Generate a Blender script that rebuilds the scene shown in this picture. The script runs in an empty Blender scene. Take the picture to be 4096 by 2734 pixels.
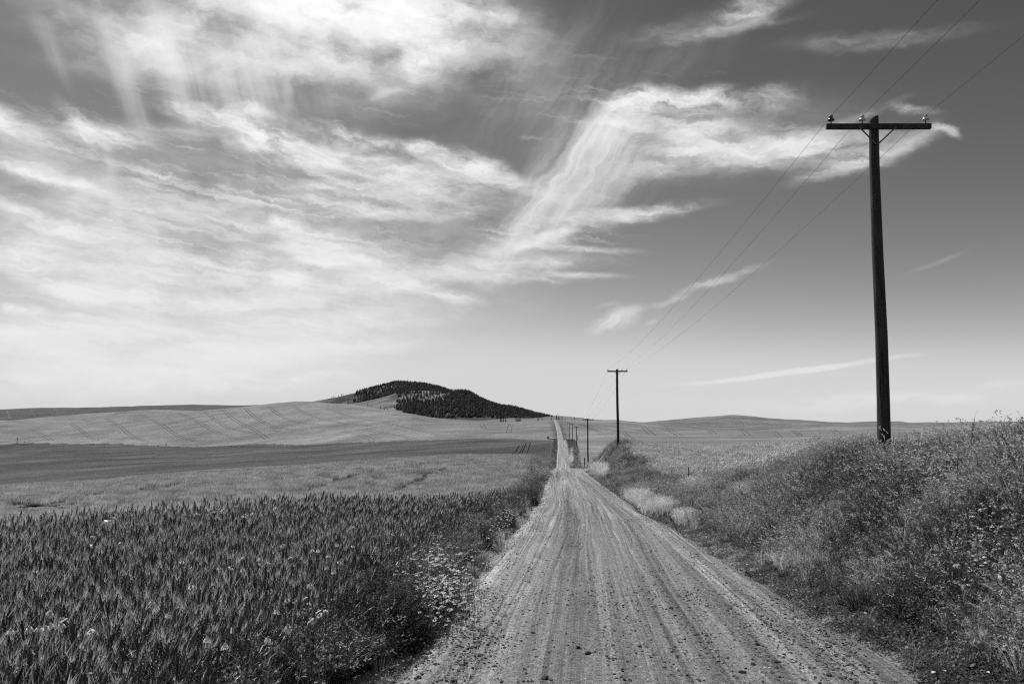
import bpy, math, random
import numpy as np
from mathutils import Vector, Matrix, Euler

random.seed(11); rng = np.random.default_rng(11)
S = bpy.context.scene
COL = S.collection
R = math.radians

# ------------------------------------------------------------------ camera, light, exposure
EYE = 1.9
F_PX, PW, PH, HORIZ = 3000.0, 4096.0, 2734.0, 1660.0
PITCH = math.atan((HORIZ - PH / 2) / F_PX)
cam_d = bpy.data.cameras.new('camera'); cam = bpy.data.objects.new('camera', cam_d); COL.objects.link(cam)
cam_d.sensor_width = 36.0; cam_d.lens = 36.0 * F_PX / PW; cam_d.clip_start = 0.1; cam_d.clip_end = 60000
cam.location = (0, 0, EYE); cam.rotation_euler = (math.pi / 2 + PITCH, 0, 0)
S.camera = cam

SUN_AZ, SUN_EL = R(-36), R(57)          # azimuth from +Y, negative = left
sun_d = bpy.data.lights.new('sun', 'SUN'); sun_d.energy = 4.6; sun_d.angle = R(0.53); sun_d.color = (1, 1, 1)
sun = bpy.data.objects.new('sun', sun_d); COL.objects.link(sun)
sdir = Vector((math.sin(SUN_AZ) * math.cos(SUN_EL), math.cos(SUN_AZ) * math.cos(SUN_EL), math.sin(SUN_EL)))
sun.rotation_euler = sdir.to_track_quat('Z', 'Y').to_euler(); sun.location = sdir * 60

S.view_settings.view_transform = 'Standard'; S.view_settings.look = 'None'
S.view_settings.gamma = 1.0; S.view_settings.use_curve_mapping = False; S.view_settings.exposure = 0.25
S.render.film_transparent = False
cy = S.cycles
cy.max_bounces = 5; cy.diffuse_bounces = 3; cy.glossy_bounces = 2; cy.transmission_bounces = 3
cy.transparent_max_bounces = 4; cy.use_denoising = False; cy.use_adaptive_sampling = True; cy.adaptive_threshold = .015; cy.adaptive_min_samples = 12; cy.pixel_filter_type = 'BLACKMAN_HARRIS'; cy.filter_width = 1.25
cy.caustics_reflective = False; cy.caustics_refractive = False

# ------------------------------------------------------------------ pixel helpers
def ray_dir(px, py):
    px = np.asarray(px, float); py = np.asarray(py, float)
    u = (px - PW / 2) / F_PX; v = (PH / 2 - py) / F_PX
    c, s = math.cos(PITCH), math.sin(PITCH)
    return np.stack([u, c - v * s, s + v * c], -1)
def project(P):
    P = np.asarray(P, float); c, s = math.cos(PITCH), math.sin(PITCH)
    z = P[..., 2] - EYE
    d = P[..., 1] * c + z * s; up = z * c - P[..., 1] * s
    d = np.where(np.abs(d) < 1e-6, 1e-6, d)
    return PW / 2 + F_PX * P[..., 0] / d, PH / 2 - F_PX * up / d, d
def px_azel(px, py):
    d = ray_dir(px, py); d = d / np.linalg.norm(d, axis=-1, keepdims=True)
    return np.degrees(np.arctan2(d[..., 0], d[..., 1])), np.degrees(np.arcsin(d[..., 2]))

# ------------------------------------------------------------------ node helper
class NG:
    def __init__(self, tree): self.t = tree; self.n = tree.nodes; self.l = tree.links
    def new(self, typ, **kw):
        n = self.n.new(typ)
        for k, v in kw.items(): setattr(n, k, v)
        return n
    def put(self, sock, v):
        if v is None: return
        if hasattr(v, 'links') or isinstance(v, bpy.types.NodeSocket): self.l.new(v, sock)
        else: sock.default_value = v
    def m(self, op, a, b=None, c=None, clamp=False):
        n = self.new('ShaderNodeMath', operation=op, use_clamp=clamp)
        for i, v in enumerate((a, b, c)): self.put(n.inputs[i], v)
        return n.outputs[0]
    def vm(self, op, a, b=None, out=0):
        n = self.new('ShaderNodeVectorMath', operation=op)
        self.put(n.inputs[0], a); self.put(n.inputs[1], b)
        return n.outputs['Value'] if op in ('LENGTH', 'DOT_PRODUCT', 'DISTANCE') else n.outputs[0]
    def scale(self, a, f):
        n = self.new('ShaderNodeVectorMath', operation='SCALE'); self.put(n.inputs[0], a); self.put(n.inputs[3], f); return n.outputs[0]
    def noise(self, vec, scale, detail=3, rough=0.5, dist=0.0, color=False, w=None):
        n = self.new('ShaderNodeTexNoise')
        if vec is not None: self.l.new(vec, n.inputs['Vector'])
        n.inputs['Scale'].default_value = scale; n.inputs['Detail'].default_value = detail
        n.inputs['Roughness'].default_value = rough; n.inputs['Distortion'].default_value = dist
        return n.outputs['Color' if color else 'Fac']
    def mp(self, vec, loc=(0, 0, 0), rot=(0, 0, 0), sc=(1, 1, 1), typ='POINT'):
        n = self.new('ShaderNodeMapping', vector_type=typ); self.l.new(vec, n.inputs[0])
        n.inputs['Location'].default_value = loc; n.inputs['Rotation'].default_value = rot; n.inputs['Scale'].default_value = sc
        return n.outputs[0]
    def mr(self, v, a, b, c, d, interp='LINEAR', clamp=True):
        n = self.new('ShaderNodeMapRange', interpolation_type=interp); n.clamp = clamp
        self.put(n.inputs['Value'], v)
        for k, q in zip(('From Min', 'From Max', 'To Min', 'To Max'), (a, b, c, d)): self.put(n.inputs[k], q)
        return n.outputs[0]
    def mixf(self, f, a, b):
        n = self.new('ShaderNodeMix', data_type='FLOAT'); self.put(n.inputs[0], f); self.put(n.inputs[2], a); self.put(n.inputs[3], b); return n.outputs[0]
    def comb(self, x, y, z=0.0):
        n = self.new('ShaderNodeCombineXYZ'); self.put(n.inputs[0], x); self.put(n.inputs[1], y); self.put(n.inputs[2], z); return n.outputs[0]

# ------------------------------------------------------------------ sky
W = bpy.data.worlds.new('World'); S.world = W; W.use_nodes = True
W.cycles.sampling_method = 'MANUAL'; W.cycles.sample_map_resolution = 512
g = NG(W.node_tree); g.n.clear()
out = g.new('ShaderNodeOutputWorld'); bg = g.new('ShaderNodeBackground'); g.l.new(bg.outputs[0], out.inputs[0])
sky = g.new('ShaderNodeTexSky', sky_type='NISHITA', sun_disc=False)
sky.sun_elevation = SUN_EL; sky.sun_rotation = SUN_AZ; sky.altitude = 800; sky.air_density = 1.0; sky.dust_density = 0.45; sky.ozone_density = 1.0
sep = g.new('ShaderNodeSeparateColor'); g.l.new(sky.outputs[0], sep.inputs[0])
# a black-and-white picture taken through a deep filter: mostly the red of the sky
skyv = g.m('ADD', g.m('MULTIPLY', sep.outputs[0], 0.86), g.m('MULTIPLY', sep.outputs[1], 0.14))
tc = g.new('ShaderNodeTexCoord'); dirv = tc.outputs['Generated']
sx = g.new('ShaderNodeSeparateXYZ'); g.l.new(dirv, sx.inputs[0])
az = g.m('DEGREES', g.m('ARCTAN2', sx.outputs[0], sx.outputs[1]))
el = g.m('DEGREES', g.m('ARCSINE', sx.outputs[2]))
uv = g.comb(az, el, 0.0)
wn1 = g.vm('SUBTRACT', g.noise(uv, 0.16, 3, 0.55, color=True), (0.5, 0.5, 0.5))
wn2 = g.vm('SUBTRACT', g.noise(g.mp(uv, sc=(0.6, 1.0, 1)), 0.75, 4, 0.6, color=True), (0.5, 0.5, 0.5))
wuv = g.vm('ADD', uv, g.vm('ADD', g.vm('MULTIPLY', wn1, (2.2, 1.1, 0)), g.vm('MULTIPLY', wn2, (1.7, 0.95, 0))))
# horizontal fibres, diagonal fibres, turbulent puffs, fall streaks
vuv = g.vm('ADD', uv, g.vm('MULTIPLY', wn1, (0.9, 0.5, 0)))
def fib(vec, ang, sc1, sc2, det, rough, dist, wt=.42):
    rv = g.mp(vec, rot=(0, 0, R(ang)))
    a_ = g.noise(g.mp(rv, sc=sc1 + (1,)), 1.0, det, rough, dist)
    b_ = g.noise(g.mp(rv, loc=(7, 3, 0), sc=sc2 + (1,)), 1.0, 5, .62, 0.0)
    return g.m('ADD', g.m('MULTIPLY', a_, 1 - wt), g.m('MULTIPLY', b_, wt))
wn3 = g.vm('SUBTRACT', g.noise(g.mp(uv, sc=(.7, 1.2, 1)), 1.9, 4, .6, color=True), (0.5, 0.5, 0.5))
fuv = g.vm('ADD', wuv, g.vm('MULTIPLY', wn3, (1.1, .75, 0)))
nH = fib(fuv, 4, (.14, .60), (.30, 1.5), 7, .6, .2, .3)
nD = fib(wuv, -53, (.06, .70), (.10, 2.0), 4, .52, .0, .35)
nT = fib(fuv, 12, (.26, .55), (.45, 1.6), 8, .6, .3, .3)
nV = fib(vuv, 72, (.04, .50), (.06, 1.4), 3, .5, .0, .28)
nW = g.noise(g.mp(fuv, sc=(.45, 1, 1)), .35, 7, .58)
nF = fib(fuv, 8, (.10, .9), (.22, 2.2), 7, .62, .1, .4)
K = 4096 / 2349.0
STROKES = [   # display x, y, half length, half width, tilt, weight, group
 (265,52,250,15,-10,.62,'H'),(430,72,75,40,-5,.6,'T'),(760,8,260,50,0,1.0,'T'),(950,55,250,70,-6,.75,'T'),(970,138,75,38,25,.75,'T'),
 (1140,50,130,32,-18,.6,'H'),(880,165,190,26,8,.55,'H'),(640,30,150,40,0,.8,'H'),(1040,15,170,30,-4,.85,'H'),(940,190,90,16,25,.5,'H'),
 (560,150,110,170,0,.9,'V'),(400,110,160,70,-68,.5,'V'),(285,170,190,34,-66,.8,'V'),(105,95,120,30,-58,.5,'V'),(665,130,150,16,88,.6,'V'),(430,200,170,60,-72,.5,'V'),(700,200,130,90,85,.30,'V'),(820,260,110,100,70,.26,'V'),
 (40,300,150,50,-10,.98,'H'),(20,280,90,40,-15,.85,'T'),(165,262,60,20,-35,.62,'T'),(250,312,130,34,4,.75,'T'),(470,262,120,24,-8,.8,'T'),(560,248,80,22,-6,.75,'T'),(400,300,210,24,4,.55,'H'),
 (80,392,190,30,-9,.92,'H'),(330,420,90,12,0,.65,'H'),(200,430,180,22,-6,.5,'H'),(80,500,190,26,-14,.9,'H'),(260,548,190,22,-9,.92,'H'),(110,555,150,30,-8,.8,'H'),(400,490,90,16,-16,.5,'H'),
 (40,590,130,44,-6,1.0,'H'),(180,612,130,18,-1,.75,'H'),(300,680,260,32,-2,1.0,'H'),(130,655,130,26,-20,.7,'H'),(250,745,320,28,0,.75,'H'),(300,800,480,40,0,.8,'H'),(350,865,600,42,0,.85,'H'),(60,760,130,24,2,.7,'H'),
 (262,465,120,20,-74,.55,'V'),(250,350,90,18,-68,.45,'V'),(570,420,160,22,82,.35,'V'),(520,470,120,40,80,.2,'V'),(900,560,140,70,78,.25,'V'),
 (600,305,80,26,-18,.75,'T'),(660,345,160,42,-6,1.05,'T'),(820,318,150,26,-8,.85,'T'),(800,365,220,34,-3,.95,'H'),(1060,375,120,40,-14,1.0,'T'),(970,330,50,14,0,.6,'T'),(1000,420,240,40,-8,.9,'H'),(1160,410,110,26,-15,.8,'H'),(820,450,260,36,-2,.7,'H'),(900,490,260,18,0,.8,'H'),
 (655,515,75,22,-8,.95,'T'),(760,560,170,42,-14,.85,'H'),(850,605,180,18,-2,.7,'H'),(720,585,130,24,-12,.75,'H'),(660,640,90,26,2,.95,'T'),(800,650,220,24,4,.8,'H'),(560,692,130,22,6,.95,'H'),(700,690,100,26,4,.75,'T'),(1010,678,120,15,-8,1.05,'H'),(900,660,150,16,8,.6,'H'),(500,610,110,12,-12,.55,'H'),
 (760,740,260,52,3,.8,'H'),(680,800,240,26,2,.7,'H'),(560,860,260,22,0,.6,'H'),(900,790,180,16,0,.4,'H'),
 (1425,262,85,46,22,.95,'T'),(1490,225,70,32,-5,.85,'T'),(1600,222,190,28,-3,.8,'T'),(1760,235,90,26,-6,.65,'T'),(1530,290,200,52,-6,1.0,'H'),(1720,335,310,44,-6,.85,'H'),(1600,370,260,40,4,.75,'H'),(1960,375,170,24,10,.85,'H'),(2080,330,80,34,20,.55,'T'),(1900,345,180,40,0,.5,'H'),
 (1385,290,110,54,34,.70,'D'),(1310,385,180,62,46,.56,'D'),(1215,510,150,56,56,.50,'D'),(1370,410,170,70,44,.50,'D'),(1450,400,150,70,36,.36,'D'),(1130,610,110,50,52,.42,'D'),(1255,330,110,40,55,.3,'D'),
 (1480,484,150,17,3,.95,'H'),(1340,500,170,22,2,.75,'H'),(1250,545,90,18,20,.8,'T'),(1190,560,140,30,10,.7,'H'),(1370,572,110,9,-4,.8,'H'),(1180,608,240,22,4,.8,'H'),(1330,630,120,8,-3,.8,'H'),(1150,640,200,14,0,.6,'H'),
 (1730,20,110,46,12,.62,'T'),(1650,72,190,16,2,.55,'H'),(1560,60,150,26,4,.3,'H'),(2060,92,190,22,-6,.4,'H'),(1900,100,150,30,-8,.22,'H'),
 (2170,305,55,12,-22,.75,'H'),(2090,252,60,13,-18,.65,'T'),(1990,260,110,14,14,.4,'H'),
 (1412,735,62,26,22,1.2,'D'),(1440,718,40,14,20,.6,'H'),(1500,735,30,8,25,.5,'H'),(1610,660,140,11,19,.8,'H'),(1390,700,30,8,10,.5,'H'),
 (1830,850,280,7,6,1.3,'W'),(1600,872,130,7,8,.3,'H'),(1980,922,380,22,2,.95,'H'),(2270,895,140,16,9,.55,'H'),(1500,915,200,14,0,.3,'H'),(2150,600,90,7,16,.3,'H'),
 (22,702,34,13,-4,.95,'T'),(78,712,40,14,2,.95,'T'),(165,720,34,10,-8,.85,'T'),(70,762,30,9,0,.7,'T'),(520,805,40,6,0,.6,'T'),(590,840,40,7,0,.6,'T'),
 (1250,190,260,110,40,.28,'D'),(1500,150,260,80,18,.22,'D'),(250,640,560,260,0,.42,'W'),(760,540,520,220,0,.34,'W'),(850,700,400,160,0,.30,'W'),(150,420,420,140,0,.22,'W'),(900,90,430,130,0,.36,'W'),(1650,320,400,110,-4,.30,'W'),(450,150,420,130,0,.22,'W'),(300,850,700,90,0,.5,'W'),(1330,420,200,90,50,.4,'W'),(600,90,330,130,0,.36,'W'),(740,-30,420,110,0,.75,'W'),(260,50,330,130,0,.26,'W'),(1050,170,330,120,0,.22,'W'),(1900,930,500,50,0,.3,'W'),(520,470,700,330,0,1.0,'F'),(1000,110,480,170,0,.5,'F'),(1650,300,480,150,-4,.8,'F'),(1250,560,330,130,10,.8,'F'),(420,760,700,170,0,.8,'F'),(1900,920,450,60,0,.5,'F'),(1720,60,260,80,5,.5,'F'),(2060,95,200,40,-5,.4,'F'),(1330,230,330,190,45,.22,'F'),
]
acc = {'H': None, 'D': None, 'T': None, 'V': None, 'W': None, 'F': None}
wsp = g.new('ShaderNodeSeparateXYZ'); g.l.new(wuv, wsp.inputs[0]); prev = 0.0
vsp = g.new('ShaderNodeSeparateXYZ'); g.l.new(vuv, vsp.inputs[0])
for (x, y, hl, hw, tilt, w, grp) in STROKES:
    u0, v0 = px_azel(x * K, y * K); u1, _ = px_azel(x * K + 60, y * K); _, v1 = px_azel(x * K, y * K + 60)
    kx, ky = abs(u1 - u0) / 60, abs(v1 - v0) / 60
    ln = math.hypot(math.cos(R(tilt)) * kx, math.sin(R(tilt)) * ky); wd = math.hypot(math.sin(R(tilt)) * kx, math.cos(R(tilt)) * ky)
    src_ = vsp if grp == 'V' or hw <= 9 else wsp
    q = g.mp(g.comb(src_.outputs[0], src_.outputs[1], prev), loc=(float(u0), float(v0), 0), rot=(0, 0, math.atan2(math.sin(R(tilt)) * ky, math.cos(R(tilt)) * kx)), sc=(hl * K * ln, max(hw, 7) * K * wd, 1e7), typ='TEXTURE')   # the third axis only chains the strokes one after another
    f = g.mr(g.vm('LENGTH', q), 1.55, 0.1, 0.0, w, 'SMOOTHSTEP')
    if acc[grp] is None: acc[grp] = f
    else: acc[grp] = g.m('SUBTRACT', g.m('ADD', acc[grp], f), g.m('MULTIPLY', g.m('MULTIPLY', acc[grp], f), 0.55))
    prev = acc[grp]
# beyond the strokes the same broken cirrus goes on all round
wide = g.m('MULTIPLY', g.mr(g.m('ABSOLUTE', az), 34, 60, 0, 1, 'SMOOTHSTEP'), g.mr(g.noise(wuv, 0.05, 2, 0.5), 0.4, 0.65, 0, 0.7))
over = g.m('MULTIPLY', g.mr(el, 32, 45, 0, 1, 'SMOOTHSTEP'), g.mr(g.noise(wuv, 0.06, 2, 0.5), 0.4, 0.65, 0.1, 0.75))
acc['H'] = g.m('MAXIMUM', acc['H'], g.m('MAXIMUM', wide, over))
def dens(M, N, lo, hi, a0, a1, top):
    x = g.m('MULTIPLY', M, g.mr(N, 0.28, 0.72, a0, a1, clamp=False))
    return g.mr(x, lo, hi, 0.0, top, 'SMOOTHSTEP')
dH = dens(acc['H'], nH, 0.0, 1.45, -0.05, 1.70, 0.93)
dD = dens(acc['D'], nD, 0.0, 1.35, 0.20, 1.45, 0.85)
dT = dens(acc['T'], nT, 0.0, 1.28, -0.10, 1.75, 0.95)
dV = dens(acc['V'], nV, 0.0, 1.3, 0.10, 1.5, 0.55)
dW = dens(acc['W'], nW, 0.0, 1.0, 0.25, 1.5, 0.85)
dF = dens(acc['F'], nF, 0.45, 1.55, -0.35, 1.75, 0.75)
inv = lambda s: g.m('SUBTRACT', 1.0, s, clamp=True)
alpha = inv(g.m('MULTIPLY', g.m('MULTIPLY', inv(dH), inv(dD)), g.m('MULTIPLY', inv(dT), g.m('MULTIPLY', inv(dW), g.m('MULTIPLY', inv(dF), inv(dV))))))
sdv = g.vm('DOT_PRODUCT', dirv, tuple(sdir))
glow = g.m('POWER', g.m('MAXIMUM', sdv, 0.0), 3.0)
cloudv = g.m('ADD', g.m('MULTIPLY', glow, 2.2), g.mr(el, 0, 30, 5.3, 5.9))
skyt = g.m('SMOOTH_MIN', g.m('MULTIPLY', g.m('POWER', g.m('MULTIPLY', skyv, 0.32), 1.62), 1.80), 4.6, 2.0)
val = g.mixf(alpha, skyt, cloudv)
cmb = g.new('ShaderNodeCombineColor')
for i in range(3): g.l.new(val, cmb.inputs[i])
g.l.new(cmb.outputs[0], bg.inputs[0]); bg.inputs[1].default_value = 0.12

# ------------------------------------------------------------------ terrain functions
def pchip1(xk, yk):
    xk = np.asarray(xk, float); yk = np.asarray(yk, float); h = np.diff(xk); d = np.diff(yk) / h
    m = np.zeros_like(yk); m[0] = d[0]; m[-1] = d[-1]
    for i in range(1, len(xk) - 1):
        if d[i - 1] * d[i] > 0:
            w1 = 2 * h[i] + h[i - 1]; w2 = h[i] + 2 * h[i - 1]; m[i] = (w1 + w2) / (w1 / d[i - 1] + w2 / d[i])
    def f(x):
        x = np.clip(np.asarray(x, float), xk[0], xk[-1]); i = np.clip(np.searchsorted(xk, x, 'right') - 1, 0, len(h) - 1)
        t = (x - xk[i]) / h[i]; t2 = t * t; t3 = t2 * t
        return (2*t3-3*t2+1)*yk[i] + (t3-2*t2+t)*h[i]*m[i] + (-2*t3+3*t2)*yk[i+1] + (t3-t2)*h[i]*m[i+1]
    return f
road_z = pchip1([-400,-60,0,20,60,100,116,135,160,190,215,239,283,340,400,430,480,520,560,640,816,1000,1200,1360,1450,1700,3000],
                [10,1.4,-1.9,-2.96,-5.05,-7.15,-8.05,-9.9,-13.2,-16.5,-17.0,-16.3,-13.5,-12.6,-13.1,-14.3,-17,-18,-17.2,-14.4,-9.6,-9.0,-8.6,-8.4,-9.6,-22,-60])
road_x = pchip1([-400,-60,0,6,13,24,60,119,239,283,408,560,816,1100,1360,1700,3000],
                [-22,-2.8,.5,1.1,1.75,2.75,5.1,8.9,16.2,19.2,27.0,36.0,48.9,63.5,77.6,95,150])
def vnoise(x, y, seed=0):
    r = np.random.default_rng(seed); T = r.random((64, 64))
    xi = np.floor(x).astype(int); yi = np.floor(y).astype(int); fx = x - xi; fy = y - yi
    fx = fx*fx*(3-2*fx); fy = fy*fy*(3-2*fy)
    a = T[xi % 64, yi % 64]; b = T[(xi+1) % 64, yi % 64]; c = T[xi % 64, (yi+1) % 64]; d = T[(xi+1) % 64, (yi+1) % 64]
    return (a*(1-fx)+b*fx)*(1-fy) + (c*(1-fx)+d*fx)*fy - 0.5
def px_phi(px): return np.arctan2((np.asarray(px, float) - PW/2) / F_PX, 1.005)
def zpx(Y, y, h=0.0):      # height (relative to the eye) of a pixel row at a forward distance
    d = ray_dir(PW/2, y); return Y * d[2] / d[1] - h
def feat(rows):            # rows: (px, forward distance, height relative to the eye)
    ph = [float(px_phi(a[0])) for a in rows]; r = [a[1] / math.cos(p) for a, p in zip(rows, ph)]
    e = [a[2] / q for a, q in zip(rows, r)]
    fr = pchip1(ph, np.log(r)); fe = pchip1(ph, e)
    return fr, fe
Z = zpx
FEATS = [feat(r) for r in [
 [(0,3.2,-1.75),(1500,3.6,-1.8),(2200,4,-1.95),(3000,3.4,-1.6),(4096,3.0,-1.45)],
 [(0,11,Z(11,2085,.85)),(700,13,Z(13,2030,.85)),(1300,15,Z(15,1988,.85)),(1900,17,Z(17,1968,.85)),(2150,20,-2.9),(2500,30,-3.2),(2750,32,-3.1),(3000,26,-2.35),(3530,18.2,-1.05),(3800,13.5,-.88),(4096,10,-.62)],
 [(0,44,Z(44,2105,.85)),(900,42,Z(42,2065,.85)),(1500,42,Z(42,2035,.85)),(1900,42,Z(42,1995,.85)),(2180,46,-4.7),(2450,62,-4.0),(2700,55,Z(55,1850,.7)),(3000,48,Z(48,1818,.7)),(3500,36,Z(36,1780,.7)),(4096,28,Z(28,1730,.7))],
 [(0,100,Z(100,1943,.8)),(357,101,Z(101,1924,.8)),(596,102,Z(102,1903,.8)),(894,104,Z(104,1876,.8)),(1192,108,Z(108,1861,.8)),(1621,113,Z(113,1832,.8)),(1902,118,Z(118,1818,.8)),(2120,122,Z(122,1820,.8)),(2215,120,-8.2),(2330,112,-6.0),(2470,96,-3.25),(2600,96,Z(96,1776,.6)),(2982,92,Z(92,1771,.6)),(3173,86,Z(86,1759,.6)),(3492,75,Z(75,1733,.6)),(4096,62,Z(62,1716,.6))],
 [(0,185,-23),(1200,185,-17.5),(1900,185,-15.8),(2200,188,-16.3),(2360,180,-12),(2600,190,-13),(3200,200,-13),(4096,200,-10)],
 [(0,300,Z(300,1938)),(1200,270,Z(270,1858)),(2000,262,Z(262,1824)),(2200,260,-15),(2330,285,-13.8),(2600,320,Z(320,1778)),(3100,330,Z(330,1768)),(3600,340,Z(340,1745)),(4096,350,Z(350,1735))],
 [(0,1000,Z(1000,1776)),(350,950,Z(950,1780)),(600,900,Z(900,1784)),(900,820,Z(820,1790)),(1200,720,Z(720,1786)),(1600,620,Z(620,1766)),(2000,545,Z(545,1753)),(2200,540,Z(540,1754)),(2300,520,Z(520,1752)),(2450,500,Z(500,1752)),(2800,500,Z(500,1752)),(3300,520,Z(520,1741)),(4096,560,Z(560,1728))],
 [(0,1600,Z(1600,1678)),(357,1560,Z(1560,1663)),(536,1520,Z(1520,1650)),(715,1480,Z(1480,1641)),(953,1420,Z(1420,1629)),(1192,1370,Z(1370,1615)),(1387,1320,Z(1320,1623)),(1500,1270,Z(1270,1634)),(1585,1230,Z(1230,1640)),(1649,1200,Z(1200,1651)),(1713,1180,Z(1180,1667)),(1766,1170,Z(1170,1679)),(1830,1180,Z(1180,1684)),(2000,1280,Z(1280,1687)),(2100,1330,Z(1330,1681)),(2200,1370,Z(1370,1678)),(2245,1350,Z(1350,1675)),(2351,1320,Z(1320,1674.5)),(2456,1280,Z(1280,1676)),(2508,1250,Z(1250,1682)),(2558,1220,Z(1220,1691)),(2700,1150,Z(1150,1704)),(2855,1100,Z(1100,1711)),(3110,1100,Z(1100,1714)),(3364,1150,Z(1150,1708)),(3620,1200,Z(1200,1703)),(4096,1300,Z(1300,1699))],
 [(0,1950,Z(1950,1690)),(900,1850,Z(1850,1650)),(1200,1800,Z(1800,1632)),(1600,1700,Z(1700,1655)),(1850,1650,Z(1650,1694)),(2000,1750,Z(1750,1696)),(2200,1800,Z(1800,1690)),(2500,1700,Z(1700,1694)),(2800,1600,Z(1600,1720)),(3400,1650,Z(1650,1716)),(4096,1800,Z(1800,1706))],
 [(0,2600,Z(2600,1636.5)),(357,2600,Z(2600,1628)),(596,2600,Z(2600,1624)),(775,2500,Z(2500,1619)),(894,2500,Z(2500,1620)),(1013,2500,Z(2500,1620)),(1222,2500,Z(2500,1615)),(1500,2450,Z(2450,1640)),(1900,2400,Z(2400,1684)),(2040,2400,Z(2400,1671)),(2130,2500,Z(2500,1672)),(2200,2900,Z(2900,1664)),(2245,3000,Z(3000,1665.5)),(2316,3000,Z(3000,1672)),(2400,3000,Z(3000,1682)),(2558,3000,Z(3000,1689)),(2640,3000,Z(3000,1683)),(2727,3000,Z(3000,1677)),(2855,3000,Z(3000,1667)),(2931,3000,Z(3000,1661)),(2982,3000,Z(3000,1663)),(3110,3000,Z(3000,1675)),(3237,3000,Z(3000,1683)),(3370,3000,Z(3000,1691)),(3492,3000,Z(3000,1687)),(3594,3000,Z(3000,1686)),(3640,3000,Z(3000,1690)),(3702,3000,Z(3000,1689)),(3746,3000,Z(3000,1691)),(4096,3000,Z(3000,1684))],
 [(0,5200,Z(5200,1668)),(2048,5200,Z(5200,1700)),(4096,5200,Z(5200,1698))],
 [(0,26000,-300),(2048,26000,-300),(4096,26000,-300)],
]]
NF = len(FEATS); PHI0, PHI1 = float(px_phi(0)), float(px_phi(PW))
def phi_fold(phi):   # the columns beyond the frame repeat its edges, blended across the back
    phi = np.asarray(phi, float); p = np.clip(phi, PHI0, PHI1)
    return p
def knots(phi):
    phi = np.asarray(phi, float)
    back = np.clip((np.abs(phi) - 0.75) / (math.pi - 0.75), 0, 1); back = back*back*(3-2*back)
    p = phi_fold(phi)
    L = np.stack([f[0](p) for f in FEATS], -1); E = np.stack([f[1](p) for f in FEATS], -1)
    p2 = np.full_like(p, 0.12)
    L2 = np.stack([f[0](p2*0 + 0.02) for f in FEATS], -1)
    zb = np.array([0.02,0.15,0.35,0.6,0.9,1.2,2,3,3,4,5,-280.])       # gentle rise behind the camera
    L2m = L; E2 = zb / np.exp(L2m)
    E2[..., 0] = E[..., 0]; E2[..., 1] = -1.5 / np.exp(L[..., 1])
    return L, E * (1 - back[..., None]) + E2 * back[..., None]
def pchip_rows(L, E, x):
    h = np.diff(L, axis=1); d = np.diff(E, axis=1) / h
    m = np.zeros_like(E); m[:, 0] = d[:, 0]; m[:, -1] = d[:, -1]
    a, b = d[:, :-1], d[:, 1:]; w1 = 2*h[:, 1:] + h[:, :-1]; w2 = h[:, 1:] + 2*h[:, :-1]
    ok = a * b > 0
    with np.errstate(divide='ignore', invalid='ignore'):
        mm = (w1 + w2) / (w1 / a + w2 / b)
    m[:, 1:-1] = np.where(ok, mm, 0)
    x = np.clip(x, L[:, 0], L[:, -1]); i = np.clip((x[:, None] >= L).sum(1) - 1, 0, L.shape[1] - 2); k = np.arange(len(x))
    hi = h[k, i]; t = (x - L[k, i]) / hi; t2 = t*t; t3 = t2*t
    return (2*t3-3*t2+1)*E[k, i] + (t3-2*t2+t)*hi*m[k, i] + (-2*t3+3*t2)*E[k, i+1] + (t3-t2)*hi*m[k, i+1]
def field_h(X, Y):
    X = np.asarray(X, float).ravel(); Y = np.asarray(Y, float).ravel()
    r = np.maximum(np.hypot(X, Y), 1e-3); phi = np.arctan2(X, Y)
    L, E = knots(phi); rr = np.maximum(r, np.exp(L[:, 0]))
    z = pchip_rows(L, E, np.log(rr)) * rr
    amp = np.clip((r - 15) / 200, 0, 1) * 0.7 + np.clip((r - 300) / 2000, 0, 1) * 1.2
    z += amp * (vnoise(X / 38 + 3, Y / 45 + 8, 1) + .5 * vnoise(X / 13, Y / 17, 2) * np.clip(80 / r, 0, 1))
    z += np.clip((r - 420) / 500, 0, 1) * (1 - np.clip((r - 4000) / 2000, 0, 1)) * (8.5 * vnoise(X / 150 + 5, Y / 260 + 2, 11) + 3.0 * vnoise(X / 62, Y / 150 + 7, 12))
    z += 0.10 * vnoise(X / 2.1, Y / 2.6, 3) * np.clip(60 / r, 0, 1)
    return z
def ss(x, a, b):
    t = np.clip((x - a) / (b - a), 0, 1); return t*t*(3-2*t)
def road_left(Y):  return 2.28 + .34*vnoise(Y/2.7, Y*0+.5, 5) + .22*vnoise(Y/.8, Y*0+2.5, 6)
def road_right(Y): return 2.25 + .32*(1 - ss(Y, 6, 16)) + .30*vnoise(Y/4.3, Y*0+.5, 7) + .16*vnoise(Y/1.1, Y*0+2.5, 8) + 3.2*np.exp(-((Y-108)/9.)**2) - .70*ss(Y, 14, 28) + .45*ss(Y, 60, 110)
def H(X, Y, road=False):
    X = np.asarray(X, float).ravel(); Y = np.asarray(Y, float).ravel()
    zf = field_h(X, Y); t = X - road_x(Y); zr = road_z(Y)
    near = 1 - ss(Y, 110, 240)
    WL = 3.2*near + np.clip(.10*Y, 4, 70)*(1-near); WR = 4.6*near + np.clip(.10*Y, 4, 55)*(1-near)
    w = np.where(t < 0, 1 - ss(-t, 2.3, 2.3 + WL), 1 - ss(t, 2.3, 2.4 + WR))
    w = w * (1 - ss(Y, 1380, 1700))
    z = zf + (zr - zf) * w
    if not road:
        z = z - 0.10 * (1 - ss(np.abs(t), 2.0, 2.6)) * (1 - ss(Y, 1300, 1500))
    return z + EYE
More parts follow.
